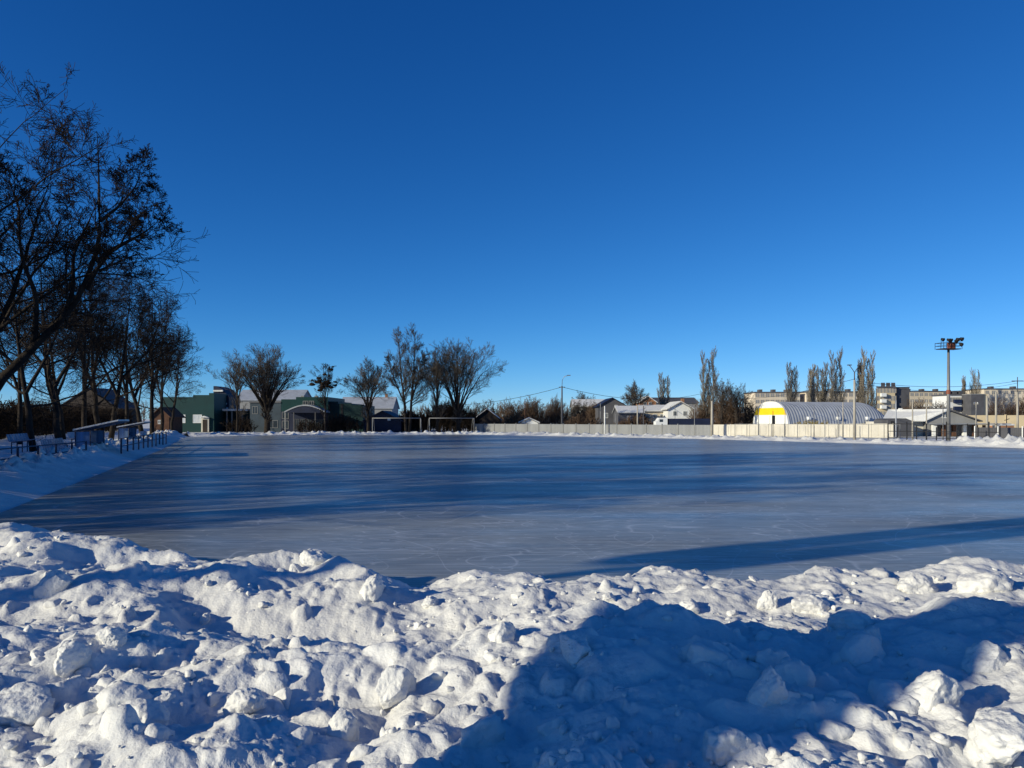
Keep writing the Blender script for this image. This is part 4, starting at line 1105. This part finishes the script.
def shelter(label, px, d, zb, zf, wd, ln):
    r = thing('team_shelter', label, 'shelter', (X(px, d), d, .1), math.atan2(80, -29) - PI / 2, 'team shelters by the rink')
    # local x from the back (away from ice) to the front, local y away from the viewer
    zb -= .1; zf -= .1
    rf = MB().prism([(-.1, zb), (wd, zf), (wd, zf + .06), (-.1, zb + .06)], -.1, ln, 'y').build('roof', M['blue'], r)
    MB().prism([(-.1, zb + .063), (wd, zf + .063), (wd, zf + .15), (-.1, zb + .15)], -.08, ln - .02, 'y').build('snow_cover', M['snow_far'], rf)
    MB().box(.05, .75, 0, .04, 0, zb + .0).build('side_panel', M['panel'], r)
    MB().box(.05, .75, ln - .2, ln - .16, 0, zb).build('side_panel', M['panel'], r)
    MB().box(.0, .045, .05, ln - .25, .1, zb - .05).build('back_panel', M['panel'], r)
    for x, y in ((.02, -.03), (.78, -.03), (.02, ln - .12), (.78, ln - .12)):
        MB().tube([(x, y, -.2), (x, y, zb + (zf - zb) * x / wd)], .035, 6).build('post', M['blue'], r)
    b = MB().box(.15, .6, .1, ln - .3, .38, .44).build('bench', M['seat'], r)
    return r


shelter('nearer team shelter with a snowy sloping roof and blue side panel', 75, 43.5, 1.58, 2.12, 2.2, 5.0)
shelter('farther team shelter with a snowy sloping roof, half hidden by alders', 118, 62, 1.55, 1.95, 1.9, 5.0)


# ------------------------------------------------------------------ goals
def goal(label, pxa, da, pxb, db):
    a, b = Vector((*P2(pxa, da), 0)), Vector((*P2(pxb, db), 0)); L = (b - a).length
    r = thing('football_goal', label, 'goal', a, math.atan2(b.y - a.y, b.x - a.x), 'football goals beyond the rink')
    h = 2.44
    for x in (0, L): MB().tube([(x, 0, -.1), (x, 0, h)], .06, 8).build('post', M['grey'], r, True)
    MB().tube([(-.06, 0, h), (L + .06, 0, h)], .06, 8).build('crossbar', M['grey'], r, True)
    for x in (.02, L - .02):
        MB().tube([(x, 0, h - .1), (x, .9, h - .12), (x, 1.9, 0)], .035, 6).build('net_stay', M['grey'], r, True)
    MB().tube([(0, 1.9, .04), (L, 1.9, .04)], .03, 6).build('ground_bar', M['grey'], r)
    return r


goal('white football goal in front of the navy house', 372.5, 121, 420.5, 121)
goal('white football goal in front of the dark thicket', 429.5, 123, 474, 125)

# ------------------------------------------------------------------ lorry behind the fence
D = 128.0
lo = thing('parked_lorry', 'lorry with white cab and dark navy trailer parked behind the fence', 'lorry', (X(682, D), D, 0))
c = 682
cb = MB().prism([(lx(656, c), .5), (lx(667.5, c), .5), (lx(667.5, c), Z(417.6, D)), (lx(659.5, c), Z(417.8, D)), (lx(657.5, c), Z(420.8, D)), (lx(656, c), Z(421.5, D))], 0, 2.2, 'y').build('cab', M['white'], lo)
MB().box(lx(659.5, c), lx(663, c), -.02, -.003, Z(422, D), Z(419.3, D)).build('window', M['glass'], cb)
MB().box(lx(669, c), lx(710, c), 0, 2.4, .9, Z(418.6, D)).build('trailer', M['navy'], lo)
MB().box(lx(657, c), lx(710, c), .3, 2.0, .55, .88).build('chassis', M['black'], lo)
for px in (660, 672, 676, 702, 706):
    MB().tube([(lx(px, c), .05, .45), (lx(px, c), .35, .45)], .45, 14).build('wheel', M['rubber'], lo)

# ------------------------------------------------------------------ poles, lamps, wires


def pole(label, px, py, d, r, m='pole', name='pole', group=None, arms=(), z0=-.1, cat='pole', rot=0.0):
    o = thing(name, label, cat, (X(px, d), d, 0), rot, group)
    MB().tube([(0, 0, z0), (0, 0, Z(py, d))], r, 8, r * .7).build('shaft', M[m], o, True)
    for (py2, half) in arms:
        zz_ = Z(py2, d); MB().box(-half, half, -.06, .06, zz_ - .06, zz_ + .06).build('cross_arm', M[m], o)
        for x in (-half * .85, half * .85): MB().tube([(x, 0, zz_ + .063), (x, 0, zz_ + .22)], .045, 6).build('insulator', M['white'], o)
    return o


lp = pole('tall dark pole with a curved lamp arm behind the long fence', 562, 386, 128, .16, 'darkgrey', 'street_lamp', cat='street lamp')
MB().tube([(0, 0, Z(386, 128)), (.05, 0, Z(380, 128)), (.4, 0, Z(376.5, 128)), (1.0, -.2, Z(375.5, 128))], .05, 6).build('lamp_arm', M['steel'], lp, True)
MB().box(.85, 1.4, -.35, -.05, Z(375.8, 128), Z(375.0, 128)).build('lamp_head', M['steel'], lp)
MB().box(-.5, .5, -.05, .05, Z(387.5, 128), Z(386.8, 128)).build('cross_arm', M['darkgrey'], lp)
lp = pole('pale lamp post with two raised arms before the hangar end', 854.5, 380, 84, .17, 'pole', 'street_lamp', cat='street lamp')
MB().tube([(0, 0, Z(380, 84)), (0, 0, Z(372, 84))], .06, 6).build('upper_shaft', M['darkgrey'], lp, True)
for s in (-1, 1):
    MB().tube([(0, 0, Z(372.5, 84)), (s * .25, 0, Z(369, 84)), (s * .55, 0, Z(365.5, 84))], .04, 6).build('lamp_arm', M['darkgrey'], lp, True)
    MB().box(s * .55 - .22, s * .55 + .22, -.1, .1, Z(365.5, 84), Z(364.6, 84)).build('lamp_head', M['darkgrey'], lp)
pole('square pale concrete post where sheet fence meets whitish fence', 712, 401, 101, .2, 'pole', arms=())
PGp = 'thin poles along the far fences'
for px, py, d, r, m, lab in ((525, 399, 150, .12, 'brownbrick', 'wooden pole before the broad round brown bush'), (604.7, 406, 115, .11, 'white', 'short whitish pole in front of the fence and navy house'),
                             (600.5, 403, 140, .09, 'grey', 'grey pole against the left slope of the navy gabled house'), (615.6, 414, 140, .07, 'grey', 'thin low pole before the navy gable door side'),
                             (637.5, 405, 117, .13, 'pole', 'brownish pole before the nest tree'), (643.5, 406, 118, .09, 'darkgrey', 'dark thin pole touching the brick house'),
                             (675, 407, 140, .07, 'grey', 'thin pole before the white gabled house'), (694.5, 408, 125, .06, 'grey', 'thin pole above the lorry trailer end'),
                             (758.5, 408, 92, .055, 'steel', 'thin pole before the edge of the yellow hangar band'), (785, 406, 91, .05, 'steel', 'thin pole at the corner of hangar front and roof'),
                             (814, 405, 90, .05, 'steel', 'thin pole over the dry yellow weeds'), (838, 409, 88, .05, 'steel', 'thin short pole on the grey hangar side'),
                             (843, 402, 87, .075, 'pole', 'pole standing just beside the two-armed lamp post'), (896, 400, 88, .09, 'sheet', 'pale greenish post by the dark lean-to'),
                             (943, 402, 78, .06, 'steel', 'thin pole standing close against the floodlight mast')):
    pole(lab, px, py, d, r, m, 'thin_pole', PGp)
pole('concrete pole with a small box in front of the snowy roof', 912.5, 400, 84, .09, 'pole', 'utility_pole', arms=(), cat='utility pole')
pole('pale pole with a short cross-arm in front of the snowy roof gable', 926.5, 400, 82, .08, 'pole', 'utility_pole', arms=((406.5, .28),), cat='utility pole')
pole('stout tan pole before the dark sided block', 987, 396, 100, .16, 'pole', 'utility_pole', cat='utility pole')
pole('thin pole with a tiny cross-arm below the dark sided block', 976, 402, 95, .08, 'pole', 'utility_pole', arms=((404, .25),), cat='utility pole')
pole('concrete pole in front of the sand wall, thicker at its foot', 996, 392, 100, .15, 'pole', 'utility_pole', cat='utility pole')
ro_ = pole('tallest utility pole with cross-arms at the wire end', 1017.5, 392, 100, .16, 'pole', 'utility_pole', cat='utility pole')
MB().tube([(0, 0, Z(392, 100)), (0, 0, Z(377, 100))], .05, 6).build('mast_top', M['darkgrey'], ro_)
for py in (381, 391): MB().box(-.75, .75, -.05, .05, Z(py, 100) - .05, Z(py, 100) + .05).build('cross_arm', M['darkgrey'], ro_)
sb = pole('dark post carrying a black cabinet in front of the hangar', 773, 411, 91, .05, 'black', 'cabinet_post', cat='post')
MB().box(-.15, .15, -.30, -.06, Z(424, 91), Z(415.5, 91)).build('cabinet', M['black'], sb, bevel=.02)
sg = thing('signpost', 'low dark post with a tilted plate before the sand wall', 'sign', (X(1006.5, 105), 105, 0))
MB().tube([(0, 0, -.1), (0, 0, Z(415, 105))], .05, 6).build('post', M['darkwood'], sg)
MB().prism([(-.35, Z(420.8, 105)), (.3, Z(419.2, 105)), (.36, Z(418.3, 105)), (-.3, Z(420, 105))], -.1, -.06, 'y').build('plate', M['darkwood'], sg)


def wire(label, pts, r=.018, sag=0.0):
    P = [Vector((X(px, d), d, Z(py, d))) for px, py, d in pts]; out = []
    for a, b in zip(P[:-1], P[1:]):
        for i in range(12):
            t = i / 12; v_ = a.lerp(b, t); v_.z -= sag * 4 * t * (1 - t); out.append(v_)
    out.append(P[-1])
    o = MB().tube(out, r, 5).build('overhead_wire', M['black'], None, True); tag(o, label, 'wire'); return o


wire('upper cable between the lamp post and the tallest utility pole', [(854.5, 381, 84), (1017.5, 381, 100)], .022, .7)
wire('lower cable between the lamp post and the tallest utility pole', [(854.5, 382.5, 84), (1017.5, 383, 100)], .018, 1.0)
wire('cable from the tallest utility pole out of the frame', [(1017.5, 381, 100), (1080, 374, 95)], .022, .3)
wire('cable from the two-armed lamp post back behind the poplars', [(854.5, 379, 84), (735, 398, 190)], .025, .8)
wire('cable from the tall dark pole towards the bare trees', [(562, 387, 128), (430, 405, 160)], .035, 1.0)
wire('cable from the tall dark pole sagging to the twin poplar', [(562, 387, 128), (700, 394, 170)], .035, 1.6)

# floodlight mast
D = 80.0
fm = thing('floodlight_mast', 'tall steel floodlight mast with a railed lamp platform', 'floodlight mast', (X(948.5, D), D, 0), math.radians(12))
zt = Z(349.5, D)
MB().tube([(0, 0, -.1), (0, 0, zt)], .20, 14, .12).build('mast', M['steel'], fm, True)
MB().tube([(0, 0, Z(394, D)), (0, 0, Z(390, D))], .215, 14).build('collar', M['red'], fm)
MB().box(-1.05, 1.05, -.55, .55, zt, zt + .08).build('platform', M['black'], fm)
rl = MB()
for z in (zt + .35, zt + .65):
    rl.tube([(-1.1, -.6, z), (1.1, -.6, z), (1.1, .6, z), (-1.1, .6, z), (-1.1, -.6, z)], .025, 6)
for x in (-1.1, -.4, .3, 1.1):
    for y in (-.6, .6): rl.tube([(x, y, zt), (x, y, zt + .7)], .025, 6)
rl.build('guard_rail', M['black'], fm)
MB().box(.0, .55, -.3, .2, zt + .08, zt + .75).build('control_box', M['red'], fm, bevel=.02)
for x, y, z, s in ((-1.15, -.3, 1.05, .17), (-.62, -.5, 1.0, .16), (-.25, -.4, 1.02, .16), (.2, .2, 1.0, .17), (.48, -.5, 1.08, .18), (.75, .0, .95, .19), (1.12, -.3, 1.15, .2), (.85, -.55, .55, .18)):
    fl = MB().tube([(x, y - .02, zt + z), (x + .05, y - .16, zt + z - .08), (x + .07, y - .26, zt + z - .13)], s * .6, 12, s * 1.15).build('floodlight', M['black'], fm, True)
    MB().tube([(x, y, zt + .4), (x, y, zt + z)], .025, 6).build('bracket', M['black'], fl)

# ------------------------------------------------------------------ added blockers outside the frame, shaped to shade the near snow, ice and bank


def sun_place(ax, perp): return (ax * SX - perp * SY, ax * SY + perp * SX)


TE = math.tan(SUN_EL)
LB = 9.0
x, y = sun_place(-LB, 0.0)
bt = thing('shadow_board', 'slanted board added outside the picture to shape the big near shadow', 'board', (x, y, 0), SUN_AZ)  # added blocker, its outline cut to the shape of the near shadow
up_ = LB * TE
MB().prism([(p, h + up_) for p, h in ((2.3, .8), (2.3, 1.60), (2.48, 2.25), (2.58, 2.80), (3.05, 2.78), (3.4, 2.45), (4.4, 2.25), (4.4, 1.93), (3.0, 1.05), (2.9, .8))], 0, .14, 'x').build('board', M['darkwood'], bt)
for p in (2.4, 2.65): MB().box(-.12, -.005, p, p + .14, -.1, .95 + up_).build('post', M['darkwood'], bt)
hp = 8.2
ax, ay = (X(668, 11.9), 12.3), (X(1085, 17.6), 17.6)
off = hp / TE
pa = (ax[0] - off * SX, ax[1] - off * SY); pb = (ay[0] - off * SX, ay[1] - off * SY)
dx, dy = pb[0] - pa[0], pb[1] - pa[1]; l = math.hypot(dx, dy); dx, dy = dx / l, dy / l
hpz = thing('shadow_pipe_pair', 'overhead pipes on posts added outside the picture to shade the ice', 'pipe', (pa[0], pa[1], 0), math.atan2(dy, dx))  # added pipes, there only to lay a band of shade across the ice
for k, yy in enumerate((-.45, .45)): MB().tube([(.2, yy, hp), (l, yy, hp)], .43, 14).build('shadow_pipe', M['sheet'], hpz, True)
for xx in (.6, 4.0): MB().tube([(xx, 0, 0), (xx, 0, hp - .45)], .12, 8).build('post', M['steel'], hpz)

hall = thing('shade_block', 'long plain block added outside the picture to shade the seat bank', 'building', (-28.0, 5, 0), math.atan2(45, -21))  # added block, keeps the sun off the bank with the seats
MB().box(0, 48, 3, 12, -.1, 5.2).build('wall', M['grey'], hall)
MB().box(-.3, 48.3, 2.7, 12.3, 5.2, 5.5).build('roof', M['darkgrey'], hall)

hw_ = 49.0; rng = np.random.RandomState(44); T = []  # added hedge, gives the shade at the rink corner a ragged edge
for i in range(420):
    x, y = rng.uniform(0, hw_), rng.uniform(-.2, 2.2); hh = rng.uniform(5.6, 9.0) + 1.4 * float(perlin(x * .22, 0, 5.0))
    T.append(([(x, y, -.1), (x + rng.uniform(-.3, .3), y, hh * .5), (x + rng.uniform(-.8, .8), y + rng.uniform(-.5, .5), hh)], .07, .02, 7))
plant_tree('shade_hedge', 'tall leafless hedge added outside the picture to shade the rink corner', 'hedge', (-28.0, 5, 0),
           tree_arrays(45, T, [dict(m=10, ang=42, ratio=.30, up=.25, wig=.14, n=5, rf=.6, t0=.05, tip=.6, k=3), dict(m=9, ang=42, ratio=.5, up=.15, wig=.18, n=4, rf=.7, t0=.1, k=3)], 0, .024), M['hedge'], M['hedge'], rz=math.atan2(45, -21))
